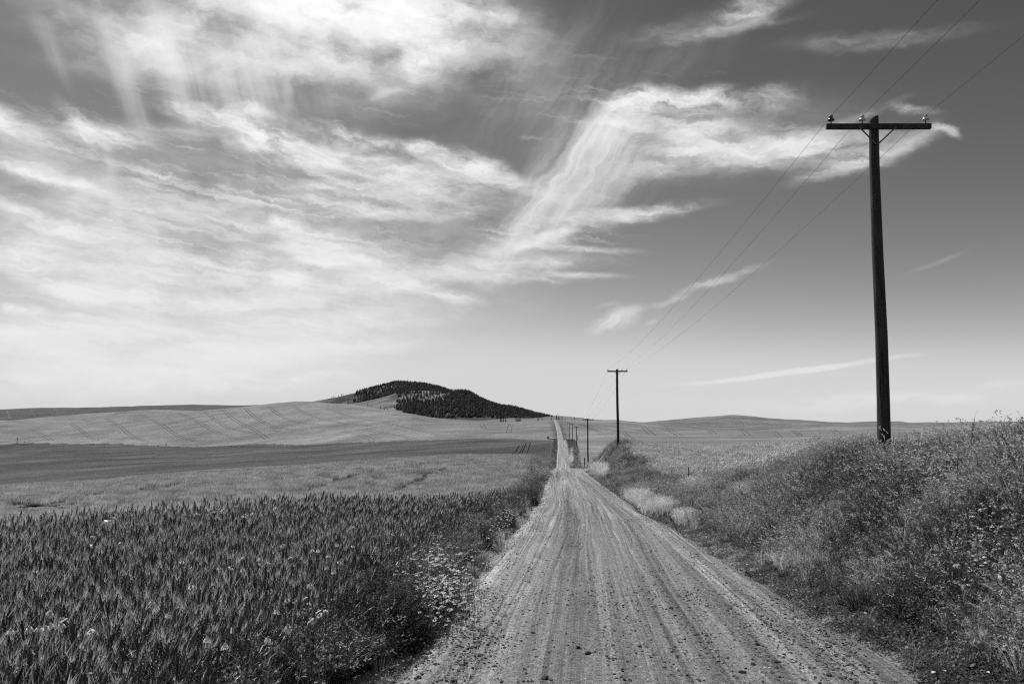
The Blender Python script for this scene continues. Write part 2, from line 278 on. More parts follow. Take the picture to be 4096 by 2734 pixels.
def ground_at(px, py, dh=0.0, rmin=2.2, rmax=6000, n=700):
    d = ray_dir(px, py); d = d.reshape(-1, 3); hl = np.hypot(d[:, 0], d[:, 1])[:, None]
    rs = np.exp(np.linspace(math.log(rmin), math.log(rmax), n))[None, :]
    X = d[:, :1]/hl*rs; Y = d[:, 1:2]/hl*rs; Zr = d[:, 2:]/hl*rs + EYE
    g_ = H(X.ravel(), Y.ravel()).reshape(X.shape) + np.asarray(dh).reshape(-1, 1)
    below = Zr < g_; i = np.argmax(below, axis=1); i = np.where(below.any(1), np.maximum(i, 1), n - 1)
    k = np.arange(len(i)); a = Zr[k, i-1] - g_[k, i-1]; b = Zr[k, i] - g_[k, i]; f = np.clip(a / np.where(np.abs(a-b) < 1e-9, 1, a-b), 0, 1)
    x = X[k, i-1] + (X[k, i]-X[k, i-1])*f; y = Y[k, i-1] + (Y[k, i]-Y[k, i-1])*f
    return np.stack([x, y, H(x, y)], -1)

# ------------------------------------------------------------------ object helpers
def tag(o, label=None, cat=None, group=None, kind=None):
    if label: o['label'] = label
    if cat: o['category'] = cat
    if group: o['group'] = group
    if kind: o['kind'] = kind
    return o
class MB:
    def __init__(self): self.v = []; self.f = []; self.m = []
    def add(self, vs, fs, mi=0):
        b = len(self.v); self.v.extend([tuple(q) for q in vs]); self.f.extend([tuple(i + b for i in f) for f in fs]); self.m.extend([mi]*len(fs))
    def box(self, c, s, rot=None, mi=0):
        c = Vector(c); vs = []
        for z in (-1, 1):
            for x, y in ((-1,-1),(1,-1),(1,1),(-1,1)):
                p = Vector((x*s[0]/2, y*s[1]/2, z*s[2]/2))
                if rot is not None: p = rot @ p
                vs.append(c + p)
        self.add(vs, [(3,2,1,0),(4,5,6,7),(0,1,5,4),(1,2,6,5),(2,3,7,6),(3,0,4,7)], mi)
    def tube(self, pts, rad, n=5, mi=0, cap=True):
        pts = [Vector(p) for p in pts]; rad = rad if hasattr(rad, '__len__') else [rad]*len(pts)
        vs = []; 
        for i, p in enumerate(pts):
            t = (pts[min(i+1, len(pts)-1)] - pts[max(i-1, 0)]).normalized()
            a = t.cross(Vector((0, 1, 0.03)));  a = a.normalized() if a.length > 1e-4 else Vector((1, 0, 0)); b = t.cross(a)
            for k in range(n):
                an = 2*math.pi*k/n; vs.append(p + (a*math.cos(an) + b*math.sin(an))*rad[i])
        fs = [(i*n+k, i*n+(k+1) % n, (i+1)*n+(k+1) % n, (i+1)*n+k) for i in range(len(pts)-1) for k in range(n)]
        if cap: fs += [tuple(range(n-1, -1, -1)), tuple((len(pts)-1)*n + k for k in range(n))]
        self.add(vs, fs, mi)
    def ribbon(self, pts, wid, side, mi=0):
        vs = []
        for p, w in zip(pts, wid):
            p = Vector(p); s_ = Vector(side) * (w/2)
            if w < 1e-5: vs.append(p)
            else: vs += [p - s_, p + s_]
        fs = []; i = 0
        for k in range(len(pts)-1):
            a = wid[k] < 1e-5; b = wid[k+1] < 1e-5
            if not a and not b: fs.append((i, i+1, i+3, i+2)); i += 2
            elif not a: fs.append((i, i+1, i+2)); i += 2
            else: fs.append((i, i+2, i+1)); i += 1
        self.add(vs, fs, mi)
    def lathe(self, prof, n=12, c=(0,0,0), mi=0):
        vs = [(c[0]+r*math.cos(2*math.pi*k/n), c[1]+r*math.sin(2*math.pi*k/n), c[2]+z) for r, z in prof for k in range(n)]
        fs = [(i*n+k, i*n+(k+1) % n, (i+1)*n+(k+1) % n, (i+1)*n+k) for i in range(len(prof)-1) for k in range(n)]
        fs += [tuple(range(n-1, -1, -1)), tuple((len(prof)-1)*n+k for k in range(n))]
        self.add(vs, fs, mi)
    def mesh(self, name, mats, smooth=False):
        me = bpy.data.meshes.new(name); me.from_pydata(self.v, [], self.f)
        for m in (mats if isinstance(mats, (list, tuple)) else [mats]): me.materials.append(m)
        if self.m and max(self.m) > 0: me.polygons.foreach_set('material_index', self.m)
        if smooth: me.polygons.foreach_set('use_smooth', [True]*len(self.f))
        me.update(); return me
    def build(self, name, mats, parent=None, loc=None, smooth=False, link=True):
        o = bpy.data.objects.new(name, self.mesh(name, mats, smooth))
        if link: COL.objects.link(o)
        if parent is not None: o.parent = parent
        if loc is not None: o.location = loc
        return o
def empty(name, loc, rz=0, sc=1):
    o = bpy.data.objects.new(name, None); COL.objects.link(o); o.location = loc; o.rotation_euler = (0, 0, rz); o.scale = (sc,)*3; o.empty_display_size = .2
    return o
def inst(name, me, parent=None, loc=(0,0,0), rot=(0,0,0), sc=1):
    o = bpy.data.objects.new(name, me); COL.objects.link(o); o.parent = parent; o.location = loc; o.rotation_euler = rot
    o.scale = (sc,)*3 if not hasattr(sc, '__len__') else sc; return o

# ------------------------------------------------------------------ materials (greys: the place as a black-and-white film sees it)
def gcol(g_, v):
    n = g_.new('ShaderNodeCombineColor')
    for i in range(3): g_.put(n.inputs[i], v)
    return n.outputs[0]
def mat_new(name):
    m = bpy.data.materials.new(name); m.use_nodes = True; g_ = NG(m.node_tree); g_.n.clear()
    o = g_.new('ShaderNodeOutputMaterial'); return m, g_, o
def leaf_mat(name, v, trans=.35, var=.35, rough=.45, spec=.25, tv=None):
    m, q, o = mat_new(name)
    oi = q.new('ShaderNodeObjectInfo'); ge = q.new('ShaderNodeNewGeometry')
    k = q.m('ADD', q.mr(oi.outputs['Random'], 0, 1, 1-var, 1+var), q.mr(ge.outputs['Random Per Island'], 0, 1, -var*.8, var*.8))
    c = q.m('MULTIPLY', k, v, clamp=True); c2 = q.m('MULTIPLY', k, tv if tv else v*1.5, clamp=True)
    p = q.new('ShaderNodeBsdfPrincipled'); q.l.new(gcol(q, c), p.inputs['Base Color']); p.inputs['Roughness'].default_value = rough
    p.inputs['Specular IOR Level'].default_value = spec
    t = q.new('ShaderNodeBsdfTranslucent'); q.l.new(gcol(q, c2), t.inputs[0])
    mx = q.new('ShaderNodeMixShader'); mx.inputs[0].default_value = trans
    q.l.new(p.outputs[0], mx.inputs[1]); q.l.new(t.outputs[0], mx.inputs[2]); q.l.new(mx.outputs[0], o.inputs[0])
    return m
def solid_mat(name, v, scale=8, var=.3, rough=.8, bump=.3, stretch=(1,1,1), spec=.3, bscale=None):
    m, q, o = mat_new(name); tc_ = q.new('ShaderNodeTexCoord'); co = q.mp(tc_.outputs['Object'], sc=stretch)
    n = q.noise(co, scale, 6, .6)
    oi = q.new('ShaderNodeObjectInfo')
    c = q.m('MULTIPLY', q.mr(n, .25, .75, v*(1-var), v*(1+var)), q.mr(oi.outputs['Random'], 0, 1, 1-var*.5, 1+var*.5))
    p = q.new('ShaderNodeBsdfPrincipled'); q.l.new(gcol(q, c), p.inputs['Base Color']); p.inputs['Roughness'].default_value = rough
    p.inputs['Specular IOR Level'].default_value = spec
    b = q.new('ShaderNodeBump'); b.inputs['Strength'].default_value = bump; b.inputs['Distance'].default_value = .02
    q.l.new(q.noise(co, bscale or scale*2.5, 6, .65), b.inputs['Height']); q.l.new(b.outputs[0], p.inputs['Normal'])
    q.l.new(p.outputs[0], o.inputs[0]); return m
M = {}
M['ear'] = leaf_mat('wheat_ear', .082, .10, .45, .4, .5)
M['awn'] = leaf_mat('wheat_awn', .36, .5, .35, .4, .4, .55)
M['wleaf'] = leaf_mat('wheat_leaf', .125, .38, .6, .4, .45, .21)
M['crop'] = leaf_mat('crop_stalk', .35, .35, .32, .5, .3, .48)
M['crop_r'] = leaf_mat('right_crop', .42, .35, .28, .5, .3, .54)
M['grass'] = leaf_mat('verge_grass', .07, .4, .55, .4, .5, .12)
M['dry'] = leaf_mat('dry_grass', .32, .4, .5, .55, .2, .46)
M['pale'] = leaf_mat('pale_cheatgrass', .66, .42, .3, .6, .2, .7)
M['weed'] = leaf_mat('weed_leaf', .06, .35, .55, .5, .3, .11)
M['petal'] = leaf_mat('petal', .78, .35, .1, .6, .2, .8)
M['disc'] = leaf_mat('flower_disc', .35, .05, .2, .8, .1)
M['bigleaf'] = leaf_mat('lobed_leaf', .13, .45, .25, .4, .4, .26)
M['rib'] = leaf_mat('leaf_rib', .45, .2, .1, .5, .3)
M['deadstem'] = leaf_mat('dead_stem', .05, .0, .3, .8, .1)
M['conifer'] = leaf_mat('conifer', .066, .12, .55, .8, .05)
M['trunk'] = solid_mat('tree_bark', .06, 3)
M['pole'] = solid_mat('pole_wood', .034, 22, .85, .85, .8, (1, 1, .06), .2, 30)
M['metal'] = solid_mat('galvanised_steel', .10, 10, .2, .6, .1)
M['porc'] = solid_mat('pale_porcelain', .42, 10, .1, .2, .05, spec=.6)
M['porcd'] = solid_mat('dark_porcelain', .03, 10, .1, .15, .05, spec=.6)
M['wire'] = solid_mat('wire_metal', .06, 3, .2, .6, .0)
M['stone'] = solid_mat('basalt_stone', .06, 30, .5, .85, .6)
M['stone_p'] = solid_mat('pale_stone', .30, 30, .35, .85, .5)
M['white'] = solid_mat('white_board', .6, 2, .15)
M['roof'] = solid_mat('dark_roof', .06, 2, .3)
M['wall'] = solid_mat('house_wall', .42, 2, .15)
M['glass'] = solid_mat('window_glass', .03, 2, .1, .1, 0, spec=.6)
M['track_d'] = solid_mat('trampled_dark_soil', .02, .3, .3)
M['track'] = solid_mat('trampled_soil', .10, .3, .3)

# ground
def ground_material():
    m, q, o = mat_new('farm_ground')
    at = q.new('ShaderNodeAttribute', attribute_name='tone'); ge = q.new('ShaderNodeNewGeometry'); P = ge.outputs['Position']
    n1 = q.noise(P, .9, 6, .7); n2 = q.noise(P, .018, 4, .55); n3 = q.noise(q.mp(P, rot=(0,0,.3), sc=(.05,.35,1)), 1.0, 4, .6)
    n4 = q.noise(P, .16, 5, .7)
    v = q.m('MULTIPLY', at.outputs['Fac'], q.mr(n1, .25, .75, .45, 1.55, clamp=False))
    v = q.m('MULTIPLY', v, q.mr(n2, .32, .68, .72, 1.28)); v = q.m('MULTIPLY', v, q.mr(n3, .35, .65, .84, 1.16)); v = q.m('MULTIPLY', v, q.mr(n4, .3, .7, .85, 1.15), clamp=True)  # broad n2 patches put the rolling shading of the hills into the colour
    p = q.new('ShaderNodeBsdfPrincipled'); q.l.new(gcol(q, v), p.inputs['Base Color']); p.inputs['Roughness'].default_value = .95; p.inputs['Specular IOR Level'].default_value = .1
    b = q.new('ShaderNodeBump'); b.inputs['Strength'].default_value = .7; b.inputs['Distance'].default_value = .5
    q.l.new(q.noise(P, 1.3, 6, .7), b.inputs['Height']); q.l.new(b.outputs[0], p.inputs['Normal'])
    q.l.new(p.outputs[0], o.inputs[0]); return m
def road_material():
    m, q, o = mat_new('dirt_road')
    uvn = q.new('ShaderNodeUVMap', uv_map='ts'); uv_ = uvn.outputs[0]
    sp = q.new('ShaderNodeSeparateXYZ'); q.l.new(uv_, sp.inputs[0]); t = sp.outputs[0]; s_ = sp.outputs[1]
    ge = q.new('ShaderNodeNewGeometry'); P = ge.outputs['Position']
    wob = q.m('MULTIPLY', q.m('SUBTRACT', q.noise(q.comb(t, q.m('MULTIPLY', s_, .06), 0), 1.2, 2, .5), .5), .5)
    tt = q.m('ADD', t, wob)
    st1 = q.noise(q.comb(q.m('MULTIPLY', tt, 2.6), q.m('MULTIPLY', s_, .030), 3.0), 1.0, 4, .62)
    st2 = q.noise(q.comb(q.m('MULTIPLY', tt, 13.), q.m('MULTIPLY', s_, .06), 7.0), 1.0, 4, .7)
    pat = q.noise(q.comb(q.m('MULTIPLY', tt, 1.6), q.m('MULTIPLY', s_, .5), 1.0), 1.0, 5, .62)
    grain = q.noise(P, 55, 4, .7); fine = q.noise(P, 14, 6, .75)
    pale = q.m('MULTIPLY', q.mr(st1, .50, .66, 0, 1, 'SMOOTHSTEP'), q.mr(pat, .38, .58, .15, 1, 'SMOOTHSTEP'))
    dark = q.m('MULTIPLY', q.mr(st1, .50, .36, 0, 1, 'SMOOTHSTEP'), q.mr(pat, .35, .6, .4, 1))
    v = q.m('ADD', .205, q.m('MULTIPLY', pale, .13)); v = q.m('SUBTRACT', v, q.m('MULTIPLY', dark, .085)); v = q.m('ADD', v, q.m('MULTIPLY', q.mr(t, -1.55, -2.0, 0, 1, 'SMOOTHSTEP'), q.mr(pat, .4, .6, .02, .16)))
    v = q.m('MULTIPLY', v, q.mr(st2, .38, .62, .66, 1.34)); v = q.m('MULTIPLY', v, q.mr(grain, .36, .64, .5, 1.5)); v = q.m('MULTIPLY', v, q.mr(fine, .36, .64, .62, 1.38)); v = q.m('MULTIPLY', v, q.mr(q.noise(P, 120, 2, .5), .38, .62, .75, 1.25), clamp=True)
    p = q.new('ShaderNodeBsdfPrincipled'); q.l.new(gcol(q, v), p.inputs['Base Color']); p.inputs['Roughness'].default_value = .95; p.inputs['Specular IOR Level'].default_value = .15
    hgt = q.m('ADD', q.m('MULTIPLY', st2, .8), q.m('ADD', q.m('MULTIPLY', fine, .9), q.m('MULTIPLY', grain, .45)))
    hgt = q.m('ADD', hgt, q.m('MULTIPLY', q.noise(q.comb(q.m('MULTIPLY', t, 2.), q.m('MULTIPLY', s_, 9.), 0), 1.0, 3, .5), q.m('MULTIPLY', pale, 1.3)))
    b = q.new('ShaderNodeBump'); b.inputs['Strength'].default_value = 1.0; b.inputs['Distance'].default_value = .05
    q.l.new(hgt, b.inputs['Height']); q.l.new(b.outputs[0], p.inputs['Normal'])
    q.l.new(p.outputs[0], o.inputs[0]); return m

# ------------------------------------------------------------------ ground sheet
def grid_mesh(name, V, nu, nv, wrap=False):
    me = bpy.data.meshes.new(name); nq_u = nu if wrap else nu - 1
    i = np.arange(nq_u)[:, None]; j = np.arange(nv - 1)[None, :]; i2 = (i + 1) % nu
    F = np.stack([i*nv + j, i2*nv + j, i2*nv + j + 1, i*nv + j + 1], -1).reshape(-1, 4)[:, ::-1]
    me.vertices.add(len(V)); me.vertices.foreach_set('co', V.astype(np.float32).ravel())
    me.loops.add(F.size); me.loops.foreach_set('vertex_index', F.astype(np.int32).ravel())
    me.polygons.add(len(F)); me.polygons.foreach_set('loop_start', np.arange(0, F.size, 4, dtype=np.int32))
    me.polygons.foreach_set('use_smooth', np.ones(len(F), bool)); me.update(calc_edges=True); return me
ph_in = np.arange(-39, 39.01, .17); ph_out = np.concatenate([np.arange(-180, -39, 3.0), ph_in, np.arange(41, 179, 3.0)])
PHG = np.radians(ph_out); RG = np.exp(np.arange(math.log(.6), math.log(26000), .0185))
PP, RR = np.meshgrid(PHG, RG, indexing='ij')
GX, GY = RR*np.sin(PP), RR*np.cos(PP); GZ = H(GX, GY).reshape(GX.shape)
me = grid_mesh('ground', np.stack([GX, GY, GZ], -1).reshape(-1, 3), len(PHG), len(RG), True)
def tone_of(phi, r):
    L, _ = knots(phi); L = np.exp(L); left = phi < px_phi(2215); xp = PW/2 + np.tan(np.clip(phi, -1.2, 1.2))*F_PX*1.005
    t = np.full(r.shape, .055)
    X = r*np.sin(phi); Y = r*np.cos(phi)
    f3, f6, f7, f8 = L[:, 3], L[:, 6], L[:, 7], L[:, 8]
    a = left & (r > f3*1.0); t[a] = .056 + .035*vnoise(X[a]/70, Y[a]/30, 21) + .03*vnoise(X[a]/25, Y[a]/9, 22)
    a = left & (r > f6); t[a] = .155 + .035*vnoise(X[a]/190, Y[a]/110, 25)  # pale hill: slow tone swings paint in lit ridges and shaded slopes
    a = left & (r > 640) & (xp > 1640) & (r > f6*1.18); t[a] = .14
    a = left & (r > f8*.93) & (xp < 1250); t[a] = .062
    a = left & (r > f8) & (xp >= 1250); t[a] = .12
    a = (~left) & (r > 30); t[a] = .12
    a = (~left) & (r > f3); t[a] = .15 + .06*vnoise(X[a]/160, Y[a]/70, 23)  # right fields: wide tone bands carry painted slope shading
    a = (~left) & (r > f7); t[a] = .125 + .06*vnoise(X[a]/300, Y[a]/160, 24)
    tt = X - road_x(Y)
    a = (np.abs(tt) < 3.3) & (Y < 110); t[a] = .20
    k_ = (1 - ss(np.abs(tt), 2.8, 4.5 + .006*np.abs(Y)))*ss(Y, 100, 130)*(1 - ss(Y, 700, 1390)); t = t*(1 - k_) + .07*k_
    return t
tone = tone_of(PP.ravel(), RR.ravel()).astype(np.float32)
me.attributes.new('tone', 'FLOAT', 'POINT').data.foreach_set('value', tone)
me.materials.append(ground_material())
ground = bpy.data.objects.new('ground', me); COL.objects.link(ground)
tag(ground, 'rolling farm ground of fields and low hills reaching the horizon', 'ground', kind='structure')

# ------------------------------------------------------------------ road
ys = [-30.0]
while ys[-1] < 1385: ys.append(ys[-1] + max(.12, .012*abs(ys[-1])))
ys = np.array(ys); NT = 61; tn = np.linspace(-1, 1, NT)
YY = np.repeat(ys[:, None], NT, 1); TT = np.where(tn[None, :] < 0, tn[None, :]*road_left(ys)[:, None], tn[None, :]*road_right(ys)[:, None])
prof = .012*np.sin(TT*2.1 + .6) + .010*np.sin(TT*5.3 + 1.0 + .4*vnoise(YY/9, TT*0, 31)) + .02*vnoise(TT*3.2, YY/4.5, 32) + .012*vnoise(TT*7, YY/1.3, 33)
edge = np.clip((1 - np.abs(tn))[None, :]/.12, 0, 1)
near_ = np.clip(90/np.maximum(np.abs(YY), 90), .3, 1)
RZ = road_z(YY) + EYE + prof*near_ + .012 - .10*(1-edge)
RX = road_x(YY) + TT
me = grid_mesh('dirt_road', np.stack([RX, YY, RZ], -1).reshape(-1, 3)[:, :], len(ys), NT)
me.flip_normals()
uvl = me.uv_layers.new(name='ts'); vi = np.empty(len(me.loops), np.int32); me.loops.foreach_get('vertex_index', vi)
uvd = np.stack([TT.ravel()[vi], YY.ravel()[vi]], -1).astype(np.float32); uvl.data.foreach_set('uv', uvd.ravel())
me.materials.append(road_material())
road = bpy.data.objects.new('dirt_road', me); COL.objects.link(road)
tag(road, 'straight pale dirt and gravel road with wheel tracks running over the dips', 'road', kind='structure')
def road_h(X, Y):
    X = np.asarray(X, float); Y = np.asarray(Y, float); t = X - road_x(Y)
    return road_z(Y) + EYE + .012 + .012*np.sin(t*2.1 + .6) + .010*np.sin(t*5.3 + 1.0 + .4*vnoise(Y/9, t*0, 31)) + .02*vnoise(t*3.2, Y/4.5, 32)

#PARTS#
# ------------------------------------------------------------------ butte
BF = [feat(r) for r in [
 [(1150,2450,Z(2450,1660)),(1300,2450,Z(2450,1690)),(2200,2450,Z(2450,1690)),(2330,2450,Z(2450,1700))],
 [(1150,2900,Z(2900,1630)),(1222,2900,Z(2900,1640)),(1400,2900,Z(2900,1632)),(1550,2850,Z(2850,1628)),(1700,2800,Z(2800,1625)),(1800,2750,Z(2750,1622)),(1900,2750,Z(2750,1630)),(2060,2750,Z(2750,1655)),(2200,2750,Z(2750,1685)),(2330,2750,Z(2750,1700))],
 [(1150,3300,Z(3300,1622)),(1300,3300,Z(3300,1624)),(1364,3300,Z(3300,1621)),(1450,3300,Z(3300,1606)),(1550,3300,Z(3300,1584)),(1620,3320,Z(3320,1564)),(1680,3300,Z(3300,1568)),(1740,3250,Z(3250,1572)),(1800,3200,Z(3200,1570)),(1856,3200,Z(3200,1567)),(1884,3200,Z(3200,1575)),(1926,3200,Z(3200,1597)),(1996,3200,Z(3200,1624)),(2066,3200,Z(3200,1637)),(2136,3200,Z(3200,1655)),(2197,3200,Z(3200,1670)),(2330,3200,Z(3200,1700))],
 [(1150,3520,Z(3520,1618)),(1364,3520,Z(3520,1615)),(1450,3520,Z(3520,1604)),(1550,3520,Z(3520,1580)),(1620,3520,Z(3520,1558)),(1700,3520,Z(3520,1556)),(1800,3500,Z(3500,1578)),(1900,3500,Z(3500,1604)),(2100,3500,Z(3500,1660)),(2330,3500,Z(3500,1710))],
 [(1150,3900,Z(3900,1622)),(1200,3900,Z(3900,1614)),(1275,3900,Z(3900,1600)),(1340,3900,Z(3900,1588)),(1434,3900,Z(3900,1566)),(1490,3900,Z(3900,1552)),(1546,3900,Z(3900,1539)),(1593,3900,Z(3900,1529)),(1631,3900,Z(3900,1531)),(1678,3900,Z(3900,1535)),(1706,3900,Z(3900,1539)),(1762,3900,Z(3900,1553)),(1799,3900,Z(3900,1566)),(1900,3900,Z(3900,1600)),(2100,3900,Z(3900,1660)),(2330,3900,Z(3900,1710))],
 [(1150,4900,Z(4900,1680)),(2330,4900,Z(4900,1720))],
]]
def butte_h(phi, r):
    L = np.stack([f[0](phi) for f in BF], -1); E = np.stack([f[1](phi) for f in BF], -1)
    x, y = r*np.sin(phi), r*np.cos(phi)
    return pchip_rows(L, E, np.log(r))*r + EYE + 5*vnoise(x/110, y/130, 41) + 3*vnoise(x/45, y/50, 42)
bp = px_phi(np.arange(1160, 2325, 5.0)); br = np.linspace(2480, 4900, 130)
BP, BR = np.meshgrid(bp, br, indexing='ij'); BZ = butte_h(BP.ravel(), BR.ravel())
fade = ss(BP.ravel(), px_phi(1160), px_phi(1230)); BZ = BZ - 40*(1-fade)
BX, BY = (BR*np.sin(BP)).ravel(), (BR*np.cos(BP)).ravel()
me = grid_mesh('butte', np.stack([BX, BY, BZ], -1), len(bp), len(br))
bx_, by_, _ = project(np.stack([BX, BY, BZ], -1))
brush = ss(vnoise(BX/60, BY/90, 44), -.1, .3)
tone = (.125 + .06*vnoise(BX/25, BY/40, 43) - .07*brush*(bx_ < 1640)).astype(np.float32)
tone[(BR.ravel() > 3420) & (bx_ < 1500)] *= .62
tone = np.where((bx_ > 1610) & ((bx_ > 1790) | (by_ > 1596)), .05 + .3*(tone - .05)*(by_ < 1640), tone).astype(np.float32)
me.attributes.new('tone', 'FLOAT', 'POINT').data.foreach_set('value', tone)
me.materials.append(ground.data.materials[0])
butte = bpy.data.objects.new('butte', me); COL.objects.link(butte)
tag(butte, 'isolated grassy butte with dark conifer woods on its slopes', 'hill', kind='structure')

# ------------------------------------------------------------------ scatter with geometry nodes
def scatter(name, pts, rot, scl, idx, protos, label, cat):
    pts = np.asarray(pts, np.float32); n = len(pts)
    me = bpy.data.meshes.new(name); me.vertices.add(n); me.vertices.foreach_set('co', pts.ravel())
    me.attributes.new('rot', 'FLOAT_VECTOR', 'POINT').data.foreach_set('vector', np.asarray(rot, np.float32).ravel())
    scl = np.asarray(scl, np.float32); scl = np.repeat(scl[:, None], 3, 1) if scl.ndim == 1 else scl
    me.attributes.new('scl', 'FLOAT_VECTOR', 'POINT').data.foreach_set('vector', scl.ravel())
    me.attributes.new('idx', 'INT', 'POINT').data.foreach_set('value', np.asarray(idx, np.int32)); me.update()
    o = bpy.data.objects.new(name, me); COL.objects.link(o)
    c = bpy.data.collections.new(name + '_kinds')
    for i, p in enumerate(protos): p.name = '%s_kind_%02d' % (name, i); c.objects.link(p)
    ng = bpy.data.node_groups.new(name + '_spread', 'GeometryNodeTree')
    ng.interface.new_socket('Geometry', in_out='INPUT', socket_type='NodeSocketGeometry'); ng.interface.new_socket('Geometry', in_out='OUTPUT', socket_type='NodeSocketGeometry')
    gi = ng.nodes.new('NodeGroupInput'); go = ng.nodes.new('NodeGroupOutput'); ip = ng.nodes.new('GeometryNodeInstanceOnPoints'); ci = ng.nodes.new('GeometryNodeCollectionInfo')
    ci.inputs['Collection'].default_value = c; ci.inputs['Separate Children'].default_value = True; ci.inputs['Reset Children'].default_value = True
    ip.inputs['Pick Instance'].default_value = True
    def attr(nm, dt):
        a = ng.nodes.new('GeometryNodeInputNamedAttribute'); a.data_type = dt; a.inputs['Name'].default_value = nm; return [s for s in a.outputs if s.enabled][0]
    L = ng.links.new
    L(gi.outputs[0], ip.inputs['Points']); L(ci.outputs[0], ip.inputs['Instance'])
    L(attr('idx', 'INT'), ip.inputs['Instance Index']); L(attr('rot', 'FLOAT_VECTOR'), ip.inputs['Rotation']); L(attr('scl', 'FLOAT_VECTOR'), ip.inputs['Scale'])
    L(ip.outputs[0], go.inputs[0])
    o.modifiers.new('spread', 'NODES').node_group = ng
    return tag(o, label, cat, kind='stuff')
def rots(n, tilt=.1, lean=(0, 0)):
    return np.stack([rng.normal(lean[0], tilt, n), rng.normal(lean[1], tilt, n), rng.uniform(0, 6.283, n)], -1)
def rots_keep(n, tilt=.08, lean=(0, 0), spin=.5):
    return np.stack([rng.normal(lean[0], tilt, n), rng.normal(lean[1], tilt, n), rng.normal(0, spin, n)], -1)

# ------------------------------------------------------------------ plants
rd = random.Random(5)
def rside(): 
    a = rd.uniform(0, math.pi); return Vector((math.cos(a), math.sin(a), 0))
def blade(mb, base, h, bend, wid, az, segs=3, mi=0, lean0=.1):
    d = Vector((math.cos(az), math.sin(az), 0)); s_ = Vector((-d.y, d.x, 0)); pts = []; p = Vector(base); a = lean0
    for i in range(segs + 1):
        pts.append(p.copy()); a2 = a + bend*(i/segs); p = p + (d*math.sin(a2) + Vector((0, 0, math.cos(a2))))*(h/segs)
    w = [wid*(1 - (i/segs)**2) if i < segs else 0 for i in range(segs + 1)]
    mb.ribbon(pts, w, s_, mi); return pts
def stem_path(h, lean, az, curve, n=4, base=(0,0,0)):
    d = Vector((math.cos(az), math.sin(az), 0)); p = Vector(base); out_ = []
    for i in range(n + 1):
        out_.append(p.copy()); a = lean + curve*(i/n); p = p + (d*math.sin(a) + Vector((0,0,math.cos(a))))*(h/n)
    return out_
def octa(mb, c, ax, l, w, side, mi=0):
    ax = ax.normalized(); s_ = side.normalized(); b = ax.cross(s_)
    mb.add([c - ax*l/2, c + s_*w/2, c + b*w/2, c - s_*w/2, c - b*w/2, c + ax*l/2], [(0,2,1),(0,3,2),(0,4,3),(0,1,4),(5,1,2),(5,2,3),(5,3,4),(5,4,1)], mi)
def wheat(detail, seed, parts=False):
    global rd
    rd = random.Random(seed); h = rd.uniform(.60, .76); az = rd.gauss(0, 1.3); st, er, lf, lfs = MB(), MB(), MB(), []
    pts = stem_path(h, rd.uniform(.0, .08), az, rd.uniform(.0, .18), 4)
    st.tube(pts, [.0021, .002, .0018, .0016, .0013], 3, 0, False)
    tip = pts[-1]; ax = (pts[-1]-pts[-2]).normalized(); d = Vector((math.cos(az), math.sin(az), 0)); hl = rd.uniform(.10, .135); c = rd.uniform(.0, .35)
    sd = ax.cross(Vector((rd.uniform(-1,1), rd.uniform(-1,1), .1))).normalized()
    nsp = 11 if detail > 1 else 0
    P = tip.copy(); A = ax.copy(); step = hl/11
    for i in range(11):
        A = (A + d*(c/11)).normalized(); P = P + A*step
        if nsp:
            sg = 1 if i % 2 else -1; k = 1 - .35*abs(i-4.5)/5.5
            octa(er, P + sd*sg*.0045*k, (A*1 + sd*sg*.42), .028*k, .0125*k, A.cross(sd), 0)
            octa(er, P - A.cross(sd)*.003*k*sg, (A*1 - A.cross(sd)*sg*.3), .023*k, .0115*k, sd, 0)
        if i % (2 if detail > 1 else 3) == 0 or i > 7:
            for sg in (-1, 1):
                q = (A + sd*sg*rd.uniform(.12, .34) + A.cross(sd)*rd.uniform(-.2, .2)).normalized(); ln = rd.uniform(.06, .10)
                s2 = A.cross(sd)*.0011 if rd.random() < .5 else sd*.0011
                er.add([P - s2, P + s2, P + q*ln], [(0,1,2)], 1)
    if not nsp:
        e0 = tip; er.tube([e0, e0 + ax*hl*.3 + d*.004, e0 + ax*hl*.7 + d*.010, e0 + ax*hl + d*.02*c], [.005, .0092, .0085, .003], 4, 0, False)
    for k in range(3 if detail > 1 else 2):
        b = pts[k % 3] + (pts[2]-pts[1])*rd.uniform(0, 1); lfs.append(MB()); st8 = rd.getstate()
        blade(lfs[-1], b, rd.uniform(.16, .28), rd.uniform(.9, 2.3), rd.uniform(.007, .012), rd.uniform(0, 6.28), 4, 0, rd.uniform(.2, .6)); rd.setstate(st8)
        blade(lf, b, rd.uniform(.16, .28), rd.uniform(.9, 2.3), rd.uniform(.007, .012), rd.uniform(0, 6.28), 4, 0, rd.uniform(.2, .6))
    if parts: return st, er, lfs
    mb = MB(); mb.add(st.v, st.f, 0); mb.v = mb.v
    for src, off in ((er, 1), (lf, 0)):
        b = len(mb.v); mb.v += src.v; mb.f += [tuple(i+b for i in f) for f in src.f]; mb.m += [(m_ + 1 if off else 0) for m_ in src.m]
    return mb
def proto(mb, mats, nm='kind'): return mb.build(nm, mats, link=False)
WM = [M['wleaf'], M['ear'], M['awn']]
wheat_hi = [proto(wheat(2, 100+i), WM) for i in range(9)]
wheat_lo = [proto(wheat(1, 200+i), WM) for i in range(8)]

